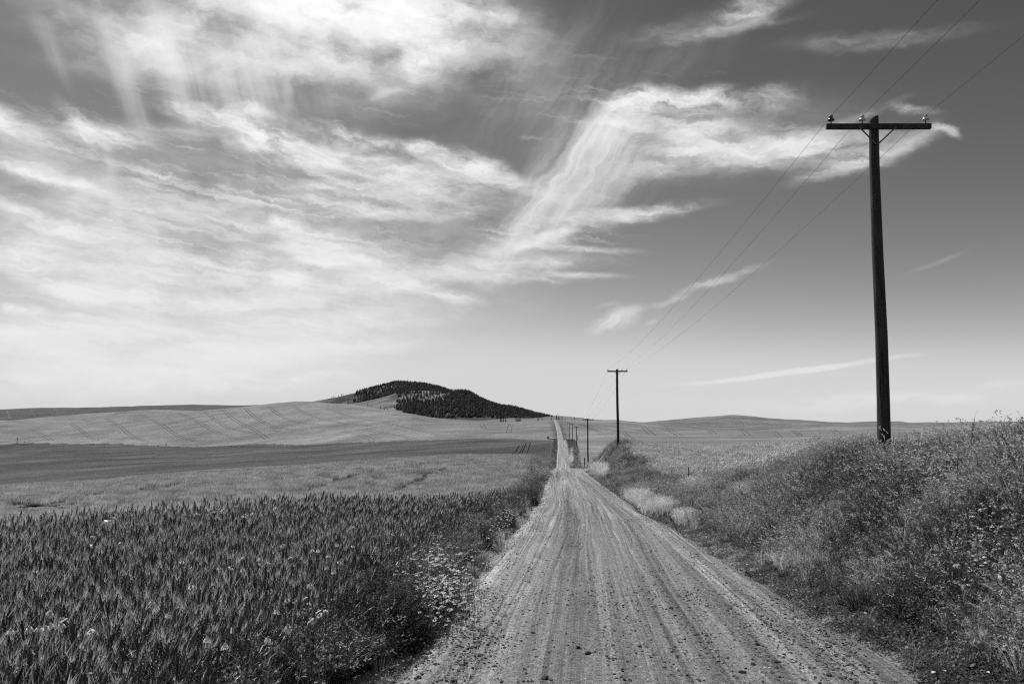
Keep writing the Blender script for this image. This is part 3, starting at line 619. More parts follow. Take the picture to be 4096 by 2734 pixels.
def crop_patch(seed, size, n, h0, h1, mat):
    r = random.Random(seed); mb = MB()
    for i in range(n):
        x, y = r.uniform(-size/2, size/2), r.uniform(-size/2, size/2); h = r.uniform(h0, h1); a = r.uniform(0, 3.14); s_ = Vector((math.cos(a), math.sin(a), 0))
        lx, ly = r.gauss(.10, .10), r.gauss(0, .10); w = r.uniform(.018, .032)
        b = Vector((x, y, h*.35)); mid = Vector((x + lx*.5, y + ly*.5, h*.72)); t_ = Vector((x + lx, y + ly, h))
        mb.add([b - s_*.006, b + s_*.006, mid + s_*w*.5, t_, mid - s_*w*.5], [(0,1,2,4),(4,2,3)])
        if i % 2 == 0:
            a = r.uniform(0, 6.28); d = Vector((math.cos(a), math.sin(a), 0)); p = Vector((x, y, h*.5)); q = p + d*.09 + Vector((0,0,.10)); e = q + d*.12 - Vector((0,0,.03)); ss_ = Vector((-d.y, d.x, 0))*.010
            mb.add([p - ss_, p + ss_, q + ss_, q - ss_, e], [(0,1,2,3),(3,2,4)])
    return proto(mb, mat)
def bushy_patch(seed, size, n, h0, h1, mat, lw=.05):
    r = random.Random(seed); mb = MB()
    for i in range(n):
        c = Vector((r.uniform(-size/2, size/2), r.uniform(-size/2, size/2), r.uniform(h0*.5, h1)))
        for k in range(3):
            d = Vector((r.gauss(0,1), r.gauss(0,1), r.gauss(.4,.7))).normalized(); s_ = d.cross(Vector((r.gauss(0,1), r.gauss(0,1), r.gauss(0,1)))).normalized(); l = r.uniform(.6, 1.4)*lw
            p = c + Vector((r.gauss(0,.05), r.gauss(0,.05), r.gauss(0,.04)))
            mb.add([p - d*l, p + s_*l*.45, p + d*l, p - s_*l*.45], [(0,1,2,3)])
    return proto(mb, mat)
crop_l = [crop_patch(300+i, 1.3, 330, .55, .90, M['crop']) for i in range(5)]
crop_rt = [bushy_patch(320+i, 1.3, 170, .25, .62, M['crop_r'], .05) for i in range(3)] + [crop_patch(330+i, 1.3, 200, .45, .66, M['crop_r']) for i in range(2)]

def grass_clump(seed, n, h0, h1, spread, bend, wid, mats, heads=0.0, rad=.05):
    r = random.Random(seed); mb = MB()
    for i in range(n):
        a = r.uniform(0, 6.28); q = r.random()**.5*spread; base = Vector((math.cos(a)*q, math.sin(a)*q, 0))
        h = r.uniform(h0, h1); az_ = a + r.gauss(0, .7)
        pts = blade(mb, base, h, r.uniform(.1, 1)*bend, wid*r.uniform(.6, 1.2), az_, 4, 0, r.uniform(0, .35))
        if r.random() < heads:
            t_ = pts[-1]; dr = (pts[-1]-pts[-2]).normalized(); 
            for k in range(6):
                o_ = Vector((r.gauss(0, .012), r.gauss(0, .012), r.gauss(0, .006))); e = t_ + dr*(k*.013-.03) + o_; d2 = (dr + Vector((r.gauss(0,.5), r.gauss(0,.5), -.2 + r.gauss(0,.4)))).normalized()
                s_ = d2.cross(Vector((0,1,.2))).normalized()*.006
                mb.add([e - s_, e + s_, e + d2*.028], [(0,1,2)], 1)
    return proto(mb, mats)
def leafy_weed(seed, h, branches, leaves, lsize, mats, spread=.5, lw=.4):
    r = random.Random(seed); mb = MB()
    for b in range(branches):
        az_ = r.uniform(0, 6.28); pts = stem_path(h*r.uniform(.6, 1), r.uniform(.05, spread), az_, r.uniform(-.2, .4), 5, (r.gauss(0,.02), r.gauss(0,.02), 0))
        mb.tube(pts, [.0035,.003,.0026,.002,.0016,.001], 3, 0, False)
        for k in range(leaves):
            f = r.uniform(.12, 1.0)*5; i = min(int(f), 4); p = pts[i].lerp(pts[i+1], f - i); a = r.uniform(0, 6.28); up = r.uniform(-.2, .9)
            d = Vector((math.cos(a), math.sin(a), up)).normalized(); s_ = d.cross(Vector((0,0,1))).normalized(); l = lsize*r.uniform(.5, 1.2)*(1.15 - .1*i)
            dr = Vector((0,0,-.25*l))
            mb.add([p, p + d*l*.5 + s_*l*lw*.5, p + d*l + dr, p + d*l*.5 - s_*l*lw*.5], [(0,1,2),(0,2,3)], 1 if len(mats) > 1 else 0)
    return proto(mb, mats)
def mat_cover(seed, rad, n, ls, mats):
    r = random.Random(seed); mb = MB()
    for i in range(n):
        a = r.uniform(0, 6.28); q = r.random()**.6*rad; z = r.uniform(.005, .075)*(1.1 - q/rad*.6); p = Vector((math.cos(a)*q, math.sin(a)*q, z)); b = r.uniform(0, 6.28)
        d = Vector((math.cos(b), math.sin(b), r.uniform(-.2, .7))).normalized(); s_ = d.cross(Vector((0,0,1))).normalized(); l = ls*r.uniform(.5, 1.3)
        mb.add([p, p + d*l*.5 + s_*l*.3, p + d*l, p + d*l*.5 - s_*l*.3], [(0,1,2,3)])
    return proto(mb, mats)
green_clumps = [grass_clump(400+i, 34, .14, .50, .07, 1.3, .009, [M['grass'], M['dry']], .12) for i in range(5)]
dry_clumps = [grass_clump(420+i, 32, .22, .60, .08, 1.5, .006, [M['grass'], M['dry']], .5) for i in range(4)] + [grass_clump(430+i, 32, .2, .55, .09, 1.8, .0065, [M['dry'], M['dry']], .5) for i in range(3)]
pale_clumps = [grass_clump(440+i, 60, .22, .52, .10, 1.1, .006, [M['pale'], M['pale']], .9) for i in range(3)]
weeds = [leafy_weed(450+i, .5, 5, 30, .048, [M['weed'], M['weed']], .55) for i in range(5)]
mats_low = [mat_cover(470+i, .17, 90, .034, [M['weed']]) for i in range(4)]
tall_weeds = [leafy_weed(480+i, .80, 5, 50, .065, [M['weed'], M['weed']], .22, .28) for i in range(4)]

def daisy_parts(seed):
    r = random.Random(seed); st, pe, di = MB(), MB(), MB(); h = r.uniform(.34, .55)
    pts = stem_path(h, r.uniform(0, .2), r.uniform(0, 6.28), r.uniform(-.2, .3), 4); st.tube(pts, [.0022,.002,.0018,.0015,.0013], 3, 0, False)
    for k in range(16):
        f = r.uniform(.1, .85)*4; i = int(f); p = pts[i].lerp(pts[i+1], f-i); blade(st, p, r.uniform(.03, .07), .8, .003, r.uniform(0, 6.28), 2, 0, r.uniform(.4, 1.2))
    top = pts[-1]; tx, ty = r.gauss(0, .18), r.gauss(0, .18); Q = Euler((tx, ty, 0)).to_matrix(); n = 13; droop = r.uniform(-.012, .004)
    for k in range(n):
        a = 6.283*k/n + r.gauss(0, .05); d = Q @ Vector((math.cos(a), math.sin(a), 0)); s_ = Q @ Vector((-math.sin(a), math.cos(a), 0)); u = Q @ Vector((0,0,1)); L_ = r.uniform(.018, .022)
        pe.add([top + d*.006 - s_*.002, top + d*.006 + s_*.002, top + d*L_*.6 + s_*.0042 + u*.002, top + d*L_ + u*droop + s_*.002, top + d*L_ + u*droop - s_*.002, top + d*L_*.6 - s_*.0042 + u*.002], [(0,1,2,5),(5,2,3,4)])
    prof_ = [(.0085, -.002), (.0085, .002), (.0065, .006), (.003, .0085)]
    m2 = MB(); m2.lathe(prof_, 7); di.add([top + Q @ Vector(v) for v in m2.v], m2.f)
    return st, pe, di
def daisy_proto(seed, n=1):
    mb = MB(); r = random.Random(seed)
    for j in range(n):
        s_, p, d = daisy_parts(seed*7 + j); off = Vector((r.gauss(0, .07), r.gauss(0, .07), 0)) if n > 1 else Vector((0,0,0))
        for src, mi in ((s_, 0), (p, 1), (d, 2)): mb.add([Vector(v) + off for v in src.v], src.f, mi)
    return proto(mb, [M['weed'], M['petal'], M['disc']])
daisy_kinds = [daisy_proto(500+i, 1) for i in range(4)] + [daisy_proto(510+i, 4) for i in range(3)]

# ------------------------------------------------------------------ where things grow
def rand_area(x0, x1, y0, y1, n): return rng.uniform(x0, x1, n), rng.uniform(y0, y1, n)
def in_view(X, Y, Zt, mx=160, my=200):
    px, py, d = project(np.stack([X, Y, Zt], -1)); return (d > .5) & (px > -mx - 900/np.maximum(d, .5)) & (px < PW + mx + 900/np.maximum(d, .5)) & (py < PH + my + 4000/np.maximum(d, .5))
def wheat_edge(Y): return -2.62 - .45*vnoise(Y/2.3, Y*0 + .5, 51) - .25*vnoise(Y/.7, Y*0, 52) - .55*ss(Y, 8, 16) - 1.7*ss(Y, 40, 100)
# near wheat
def wheat_zone(n, x0, x1, y0, y1, keep):
    X, Y = rand_area(x0, x1, y0, y1, n); t = X - road_x(Y); k = (t < wheat_edge(Y)) & keep(X, Y); X, Y = X[k], Y[k]
    z = H(X, Y); k = in_view(X, Y, z + .9); return X[k], Y[k], z[k]
NEAR_R = 11.5
X, Y, z = wheat_zone(40000, -10, -1.5, 1.2, 13, lambda x, y: np.hypot(x, y) < NEAR_R)
gap = vnoise(X/.9, Y/.9, 53) + .6*vnoise(X/.3, Y/.3, 54); tw = -(X - road_x(Y)); k = (gap > -.34) & (rng.uniform(0, 1, len(X)) < .35 + .65*ss(tw, 2.6, 3.7)); X, Y, z = X[k], Y[k], z[k]
# the stalks that show largest stand as plants of their own
rr = np.hypot(X, Y); px_, py_, _ = project(np.stack([X, Y, z + .8], -1)); vis = (px_ > 0) & (px_ < PW) & (py_ < PH - 40) & (rr > 2.9)
order = np.argsort(np.where(vis, rr, 1e9) + rng.uniform(0, 2.5, len(rr))); own = order[:240]; mask = np.ones(len(X), bool); mask[own] = False
wp = [wheat(2, 900+i, True) for i in range(6)]
wpm = [(a.mesh('stem', M['wleaf']), b.mesh('ear', [M['ear'], M['awn']]), [q_.mesh('leaf', M['wleaf']) for q_ in c]) for a, b, c in wp]
for j in own:
    a, b, c = wpm[rd.randrange(6)]; o = empty('wheat_plant', (X[j], Y[j], z[j] - .01), rd.gauss(0, .5), rd.uniform(.92, 1.1)); o.rotation_euler = (rd.gauss(0, .08), rd.gauss(.05, .10), rd.gauss(0, .8))
    inst('stem', a, o); inst('ear', b, o)
    for q_ in c: inst('leaf', q_, o)
    tag(o, 'bearded wheat stalk with dark ear at the near front of the left field', 'wheat', 'nearest wheat stalks in the left field')
n = mask.sum()
scatter('wheat_crop', np.stack([X, Y, z], -1)[mask], rots_keep(n, .10, (0, .03), 1.2), rng.uniform(.80, 1.16, n), rng.integers(0, 9, n), wheat_hi, 'dense bearded wheat filling the near left field', 'wheat')
X, Y, z = wheat_zone(110000, -30, 2, 4, 34, lambda x, y: (np.hypot(x, y) >= NEAR_R - .3) & (np.hypot(x, y) < 27)); n = len(X)
scatter('wheat_crop', np.stack([X, Y, z], -1), rots_keep(n, .11, (0, .06), .9), rng.uniform(.85, 1.15, n), rng.integers(0, 8, n), wheat_lo, 'wheat running over the near crest of the left field', 'wheat')
# mid-left crop
X, Y = rand_area(-110, 12, 18, 150, 30000); r_ = np.hypot(X, Y); ph_ = np.arctan2(X, Y); L_, _ = knots(ph_); t = X - road_x(Y)
k = (t < wheat_edge(Y) - .9) & (r_ > 26) & (r_ < np.exp(L_[:, 3])*1.12); X, Y = X[k], Y[k]; z = H(X, Y)
# wheel lanes worn through the crop
lanes = []
for poly in [[(1200,1965),(1385,1905),(1510,1880),(1640,1862),(1790,1834)],[(1590,1960),(1700,1905),(1780,1868)],[(60,2004),(105,2020),(160,2045)],[(215,2000),(300,2030)],[(330,1990),(420,1962),(640,1950),(700,1930)]]:
    lanes.append(ground_at([p[0] for p in poly], [p[1] for p in poly], .6, rmin=26, rmax=160))
def dist_poly(X, Y, P):
    d = np.full(X.shape, 1e9)
    for a, b in zip(P[:-1], P[1:]):
        ab = b[:2]-a[:2]; t_ = np.clip(((X-a[0])*ab[0] + (Y-a[1])*ab[1])/max(ab @ ab, 1e-6), 0, 1); d = np.minimum(d, np.hypot(X-a[0]-ab[0]*t_, Y-a[1]-ab[1]*t_))
    return d
lane_d = np.minimum.reduce([dist_poly(X, Y, P) for P in lanes]); k = in_view(X, Y, z + .8); sc_ = np.where(lane_d < 1.3, .35, 1.0); k &= lane_d > .8
hs = sc_*rng.uniform(.85, 1.12, len(X))*(1 + .14*vnoise(X/7, Y/7, 55)); X, Y, z, hs = X[k], Y[k], z[k], hs[k]; n = len(X)
scatter('wheat_crop', np.stack([X, Y, z], -1), rots_keep(n, .05, (0, .06), 1.5), np.stack([np.ones(n)*1.05, np.ones(n)*1.05, hs], -1), rng.integers(0, 5, n), crop_l, 'pale wheat on the second rise of the left field with wheel lanes', 'wheat')
# right crop
X, Y = rand_area(8, 105, 16, 125, 22000); r_ = np.hypot(X, Y); ph_ = np.arctan2(X, Y); L_, _ = knots(ph_); t = X - road_x(Y)
def bank_edge(Y): return 6.3 + 1.2*vnoise(Y/5, Y*0, 57) + 3.0*(1 - ss(Y, 14, 34)) + 1.5*np.exp(-((Y-92)/10)**2)
k = (t > bank_edge(Y)) & (r_ > 20) & (r_ < np.exp(L_[:, 3])*1.15) ; X, Y = X[k], Y[k]; z = H(X, Y); k = in_view(X, Y, z + .6); X, Y, z = X[k], Y[k], z[k]; n = len(X)
scatter('field_crop', np.stack([X, Y, z], -1), rots(n, .05), np.stack([np.ones(n), np.ones(n), rng.uniform(.75, 1.1, n)], -1), rng.integers(0, 5, n), crop_rt, 'pale dotted crop covering the right field behind the roadside weeds', 'crop')

# right verge and bank
def verge_points(n, y0, y1, tfun, p=1.0):
    Y = y0*np.exp(rng.uniform(0, 1, n)*math.log(y1/y0)) if y0 > 0 else rng.uniform(y0, y1, n)
    t = tfun(Y, rng.uniform(0, 1, n)); X = road_x(Y) + t; z = H(X, Y); k = in_view(X, Y, z + .6) & (np.hypot(X, Y) > 2.3)
    return X[k], Y[k], z[k], t[k]
rw = lambda Y, u: road_right(Y) - .12 - .30*np.clip(vnoise(Y/.8, Y*0+.3, 67), 0, 1) + (bank_edge(Y) + 1.2 - road_right(Y))*u**.85
P_, I_, S_, R_ = [], [], [], []
Xv, Yv, zv, tv = [np.concatenate(q) for q in zip(verge_points(9000, 1.6, 12, rw), verge_points(17000, 6, 42, rw), verge_points(15000, 30, 150, rw))]
u = tv - road_right(Yv); typ = rng.uniform(0, 1, len(Xv)); nz = vnoise(Xv/1.6, Yv/2.2, 61) + .6*vnoise(Xv/.5, Yv/.6, 62)
protos_v = green_clumps + dry_clumps + weeds + mats_low + tall_weeds      # 5, 7, 5, 4, 4
idx = np.where(nz > .13, 5 + rng.integers(0, 7, len(Xv)), np.where(typ < .50, rng.integers(0, 5, len(Xv)), np.where(typ < .60, 5 + rng.integers(0, 7, len(Xv)), 12 + rng.integers(0, 5, len(Xv)))))
low = (u < .55 + .5*nz) & (Yv < 40); idx = np.where(low & (typ < .85), 17 + rng.integers(0, 4, len(Xv)), idx)
far_up = (u > 3.2 + nz) & (typ > .55) & (Yv < 60) & (tv > 6.0 + 1.5*(Yv > 20)); idx = np.where(far_up, 21 + rng.integers(0, 4, len(Xv)), idx)
sc_ = rng.uniform(.55, 1.3, len(Xv))*(1 + .6*np.clip(vnoise(Xv/.8, Yv/.9, 63), -.5, .5))*np.clip(.6 + u*.35, .5, 1.1)*(1 - .25*ss(Yv, 22, 40) + .3*ss(Yv, 60, 120)); sc_ = np.where((idx >= 17) & (idx < 21), rng.uniform(.8, 1.3, len(Xv)), sc_)
sc_ = np.where(idx >= 21, rng.uniform(.7, 1.15, len(Xv))*(.62 + .4*ss(-Yv, -16, -7)), sc_)
gapk = ~(low & (rng.uniform(0, 1, len(Xv)) < .35) & (u < .3))
Xv, Yv, zv, idx, sc_ = Xv[gapk], Yv[gapk], zv[gapk], idx[gapk], sc_[gapk]; n = len(Xv)
scatter('roadside_weeds', np.stack([Xv, Yv, zv - .01], -1), rots(n, .14), sc_, idx, protos_v, 'mixed dry grass and weeds covering the right roadside bank', 'weeds')
# left verge
lw_ = lambda Y, u: -road_left(Y) + .18 + (wheat_edge(Y) - .9 + road_left(Y))*u**.9
Xv, Yv, zv, tv = [np.concatenate(q) for q in zip(verge_points(5200, 1.6, 12, lw_), verge_points(8000, 6, 42, lw_), verge_points(9000, 30, 150, lw_))]
u = -tv - road_left(Yv); typ = rng.uniform(0, 1, len(Xv)); nz = vnoise(Xv/.9, Yv/1.1, 65) + .5*vnoise(Xv/.35, Yv/.4, 66)
idx = np.where(typ < .80, rng.integers(0, 5, len(Xv)), np.where(typ < .86, 5 + rng.integers(0, 7, len(Xv)), 12 + rng.integers(0, 5, len(Xv))))
sc_ = rng.uniform(.7, 1.25, len(Xv))*(1 + .5*np.clip(nz, -.6, .6))*np.clip(.6 + u*.5, .5, 1.15)*(1 + .45*ss(Yv, 40, 120))
bul = vnoise(Yv/2.6, Yv*0 + .4, 68) + .5*vnoise(Yv/.9, Yv*0 + 1.4, 69)
bush = (rng.uniform(0, 1, len(Xv)) < .30*ss(bul, -.05, .3)) & (Yv > 7) & (Yv < 60) & (u > -.15); idx = np.where(bush, 21 + rng.integers(0, 4, len(Xv)), idx); sc_ = np.where(bush, rng.uniform(.55, 1.0, len(Xv)), sc_*(1 + .5*bul))
k = (u > .30 - .55*bul + .2*nz) | (typ < .03); Xv, Yv, zv, idx, sc_ = Xv[k], Yv[k], zv[k], idx[k], sc_[k]; n = len(Xv)
scatter('roadside_grass', np.stack([Xv, Yv, zv - .01], -1), rots(n, .16), sc_, idx, [bpy.data.objects.new('kind', p.data) for p in protos_v], 'dark grass and weeds between the left field and the dirt road', 'grass')
# farther verges, coarser
def far_verge(side, n):
    Y = rng.uniform(130, 480, n); u = rng.uniform(0, 1, n)
    t = -(road_left(Y) + .2 + u*1.8) if side < 0 else road_right(Y) + .3 + u*(2.0 + .006*Y)
    X = road_x(Y) + t; return X, Y, H(X, Y)
X1, Y1, z1 = far_verge(-1, 1100); X2, Y2, z2 = far_verge(1, 2200); X, Y, z = np.r_[X1, X2], np.r_[Y1, Y2], np.r_[z1, z2]; n = len(X)
scatter('far_roadside_grass', np.stack([X, Y, z], -1), rots(n, .15), rng.uniform(1.0, 1.9, n), rng.integers(0, 5, n) + np.where(rng.uniform(0, 1, n) < .5, 0, 12), [bpy.data.objects.new('kind', p.data) for p in protos_v], 'rough dark grass along the far stretch of the road', 'grass')
# pale cheatgrass tufts on the right edge
def px_cloud(cx, cy, sx, sy, n, dh=.3, **kw): return ground_at(rng.normal(cx, sx, n), rng.normal(cy, sy, n), dh, **kw)
Q = np.concatenate([px_cloud(2550, 2010, 24, 7, 150, .08), px_cloud(2648, 2040, 24, 8, 170, .08), px_cloud(2745, 2078, 18, 8, 50, .08), px_cloud(2790, 1935, 30, 8, 50), px_cloud(2990, 1950, 26, 9, 40), px_cloud(2395, 1885, 12, 6, 40), px_cloud(3220, 2190, 60, 25, 40), px_cloud(3500, 2240, 70, 35, 50), px_cloud(2285, 1830, 3, 14, 60, .4, rmin=200)])
Q = Q[(Q[:, 0] - road_x(Q[:, 1]) > road_right(Q[:, 1]) + .02)]
n = len(Q); dist = np.hypot(Q[:, 0], Q[:, 1])
scatter('pale_grass', Q, rots(n, .12), rng.uniform(.65, 1.05, n)*np.clip(dist/26, .7, 2.6), rng.integers(0, 3, n), pale_clumps, 'bleached pale tufts of cheatgrass along the right road edge', 'grass')

Q = np.concatenate([px_cloud(1000, 1787, 120, 1.5, 170, 0, rmin=300), px_cloud(1100, 1725, 16, 1.8, 40, 0, rmin=500), px_cloud(66, 1774, 8, 1.0, 20, 0, rmin=500), px_cloud(300, 1778, 180, .8, 90, 0, rmin=500), px_cloud(640, 1784, 90, 1.0, 70, 0, rmin=500)])
n = len(Q); dist = np.hypot(Q[:, 0], Q[:, 1])
scatter('field_margin_brush', Q, rots(n, .2), rng.uniform(2.0, 4.5, n), rng.integers(0, 5, n), [bpy.data.objects.new('kind', p.data) for p in weeds], 'dark rough brush along the margin between the dark field and the pale hill', 'brush')
# daisies: the ones that show largest are flowers of their own
spots = [(1750,2275,42,30,50),(1800,2240,35,25,20),(1690,2200,60,30,20),(900,2330,90,30,12),(870,2080,60,18,16),(950,2110,80,20,14),(1080,2300,50,40,8),(230,2560,90,40,9),(120,2600,60,30,5),(640,2540,60,20,4),(1300,2330,60,40,9),(1500,2160,70,30,10),(1100,2620,150,60,8)]
own_px = [(int(rng.normal(a, c)), int(rng.normal(b, d))) for a, b, c, d, n in spots for _ in range(n)]
rspots = [(3700,1800,90,22,26),(3560,1790,30,20,10),(3640,1850,110,20,18),(3850,1745,60,12,14),(3950,2130,60,40,18),(4000,2200,50,50,14),(3760,1935,30,4,5),(3420,1890,60,18,16)]
own_rp = [(int(rng.normal(a, c)), int(rng.normal(b, d))) for a, b, c, d, n in rspots for _ in range(n)]
dp = [[m_.mesh(nm, mt) for m_, nm, mt in zip(daisy_parts(700+i), ('stem', 'petals', 'disc'), (M['weed'], M['petal'], M['disc']))] for i in range(6)]
def place_daisies(pxs, label, group, lift):
    P = ground_at([p[0] for p in pxs], [p[1] for p in pxs], lift)
    for (x, y, zz) in P:
        o = empty('daisy', (x, y, zz), rd.uniform(0, 6.28), 1); s_ = lift/.44*rd.uniform(.95, 1.08); o.scale = (1.05, 1.05, s_) if s_ > 1.3 else (s_, s_, s_)
        for nm, me_ in zip(('stem', 'petals', 'disc'), dp[rd.randrange(6)]): inst(nm, me_, o)
        tag(o, label, 'daisy', group)
place_daisies(own_px[:90], 'white daisy flower in the dense daisy patch at the left road edge', 'daisies in the patch at the left road edge', .50)
place_daisies(own_px[90:], 'white daisy flower standing up among the wheat of the left field', 'daisies among the near wheat', .88)
place_daisies(own_rp, 'white daisy flower on the weedy bank right of the road', 'daisies on the right bank', .50)
Q = np.concatenate([px_cloud(1760, 2280, 60, 40, 190, .6), px_cloud(2110, 1872, 28, 5, 160, .5), px_cloud(2190, 1890, 22, 5, 160, .5), px_cloud(2035, 2050, 18, 14, 40, .4), px_cloud(1960, 2100, 40, 25, 40, .4), px_cloud(1870, 2010, 60, 20, 40, .6), px_cloud(3700, 1830, 150, 40, 200, .55), px_cloud(3900, 2150, 100, 80, 50, .45), px_cloud(2760, 1905, 80, 10, 60, .5)])
n = len(Q); dist = np.hypot(Q[:, 0], Q[:, 1])
scatter('small_daisies', Q, rots(n, .1), rng.uniform(.8, 1.15, n)*np.clip(dist/45, 1, 2.4), rng.integers(0, 7, n), daisy_kinds, 'drifts of small white daisies along both verges', 'daisies')
# ------------------------------------------------------------------ gravel and stones
def stone_mesh(seed, nm='stone', mat=None):
    r = random.Random(seed); mb = MB(); n, rings = 7, [( .0,-.32),(.8,-.28),(1,.05),(.72,.42),(.0,.55)]
    vs = [(0, 0, -.32)]; sx, sy, sz = r.uniform(.8, 1.35), r.uniform(.7, 1.1), r.uniform(.65, 1.1)
    for rad, zz in rings[1:4]:
        for k in range(n):
            a = 6.283*k/n; q = rad*r.uniform(.78, 1.15); vs.append((q*math.cos(a)*sx, q*math.sin(a)*sy, (zz + r.uniform(-.12, .12))*sz))
    vs.append((r.uniform(-.2, .2), r.uniform(-.2, .2), .55*sz)); fs = [(0, 1+(k+1) % n, 1+k) for k in range(n)]
    for j in range(2): fs += [(1+j*n+k, 1+j*n+(k+1) % n, 1+(j+1)*n+(k+1) % n, 1+(j+1)*n+k) for k in range(n)]
    fs += [(1+2*n+k, 1+2*n+(k+1) % n, 1+3*n) for k in range(n)]
    mb.add(vs, fs); return mb.mesh(nm, mat or M['stone'])
sm = [stone_mesh(600+i) for i in range(8)] + [stone_mesh(620+i, mat=M['stone_p']) for i in range(3)]
n = 70000; Y = np.r_[rng.uniform(3.5, 11, 36000), 4*np.exp(rng.uniform(0, 1, n - 36000)*math.log(22))]; t = rng.uniform(-2.4, 3.0, n)
band = vnoise(t*2.3 + .5, Y/25, 71) + .7*vnoise(t*3, Y/2.2, 72) + .25*(np.abs(t) > 1.7); k = (band > rng.uniform(-.35, .45, n)) & (t > -road_left(Y) - .1) & (t < road_right(Y) + .15); Y, t = Y[k], t[k]; X = road_x(Y) + t
zz = road_h(X, Y); n = len(X); s_ = .0042*np.exp(rng.exponential(.5, n))*np.clip(Y/12, .85, 1.9); s_ = np.minimum(s_, .019)
scatter('road_gravel', np.stack([X, Y, zz + s_*.1], -1), rots(n, .3), s_, rng.integers(0, 11, n), [bpy.data.objects.new('kind', m_) for m_ in sm], 'loose gravel and small stones scattered over the dirt road', 'gravel')
big = [(2353,2612,.040,'large dark stone with a lit top in the middle of the road'),(2313,2590,.034,'long flat dark stone left of the middle of the road'),(1565,2670,.036,'flat dark rock at the foot of the left grass edge'),(1740,2551,.030,'dark rock on the bare left margin of the road'),(1815,2724,.034,'round black stone at the very bottom left of the road'),(2132,2534,.030,'grey-topped stone on the left wheel track'),(3014,2663,.034,'two-toned stone low on the right half of the road'),(2970,2693,.036,'blocky black stone near the bottom right of the road'),(3110,2656,.032,'pale-topped stone on the right side of the road'),(2684,2437,.034,'pointed dark stone in the upper right of the near road'),(3030,2585,.032,'black stone standing upright on the right track'),(2180,2716,.040,'slab-like stone with pale top at the bottom of the road'),(3316,2707,.036,'dark stone leaning near the right roadside plants'),(2558,2597,.030,'square black stone right of the road middle')]
P = ground_at([b[0] for b in big], [b[1] for b in big], .1)
for i, ((x, y, _), b) in enumerate(zip(P, big)):
    o = inst('stone', sm[i % 8], None, (x, y, float(road_h(x, y)) + b[2]*.18), (rd.gauss(0, .2), rd.gauss(0, .2), rd.uniform(0, 6)), b[2]); tag(o, b[3], 'stone', 'loose stones on the road')
cand = [(rng.uniform(1650, 3500), 2734 - 700*rng.uniform(0, 1)**1.3) for _ in range(420)]
P = ground_at([c[0] for c in cand], [c[1] for c in cand], .1); cnt = 0
for (x, y, _), c in zip(P, cand):
    t = x - float(road_x(y))
    if -2.1 < t < 2.3 and cnt < 200:
        s_ = rd.choice([.009, .010, .012, .014, .018]); o = inst('stone', sm[rd.randrange(11)], None, (x, y, float(road_h(x, y)) + s_*.15), (rd.gauss(0, .3), rd.gauss(0, .3), rd.uniform(0, 6)), s_*(1 + .02*y)); cnt += 1
        tag(o, 'small angular stone lying loose on the near dirt road', 'stone', 'small loose stones on the road')

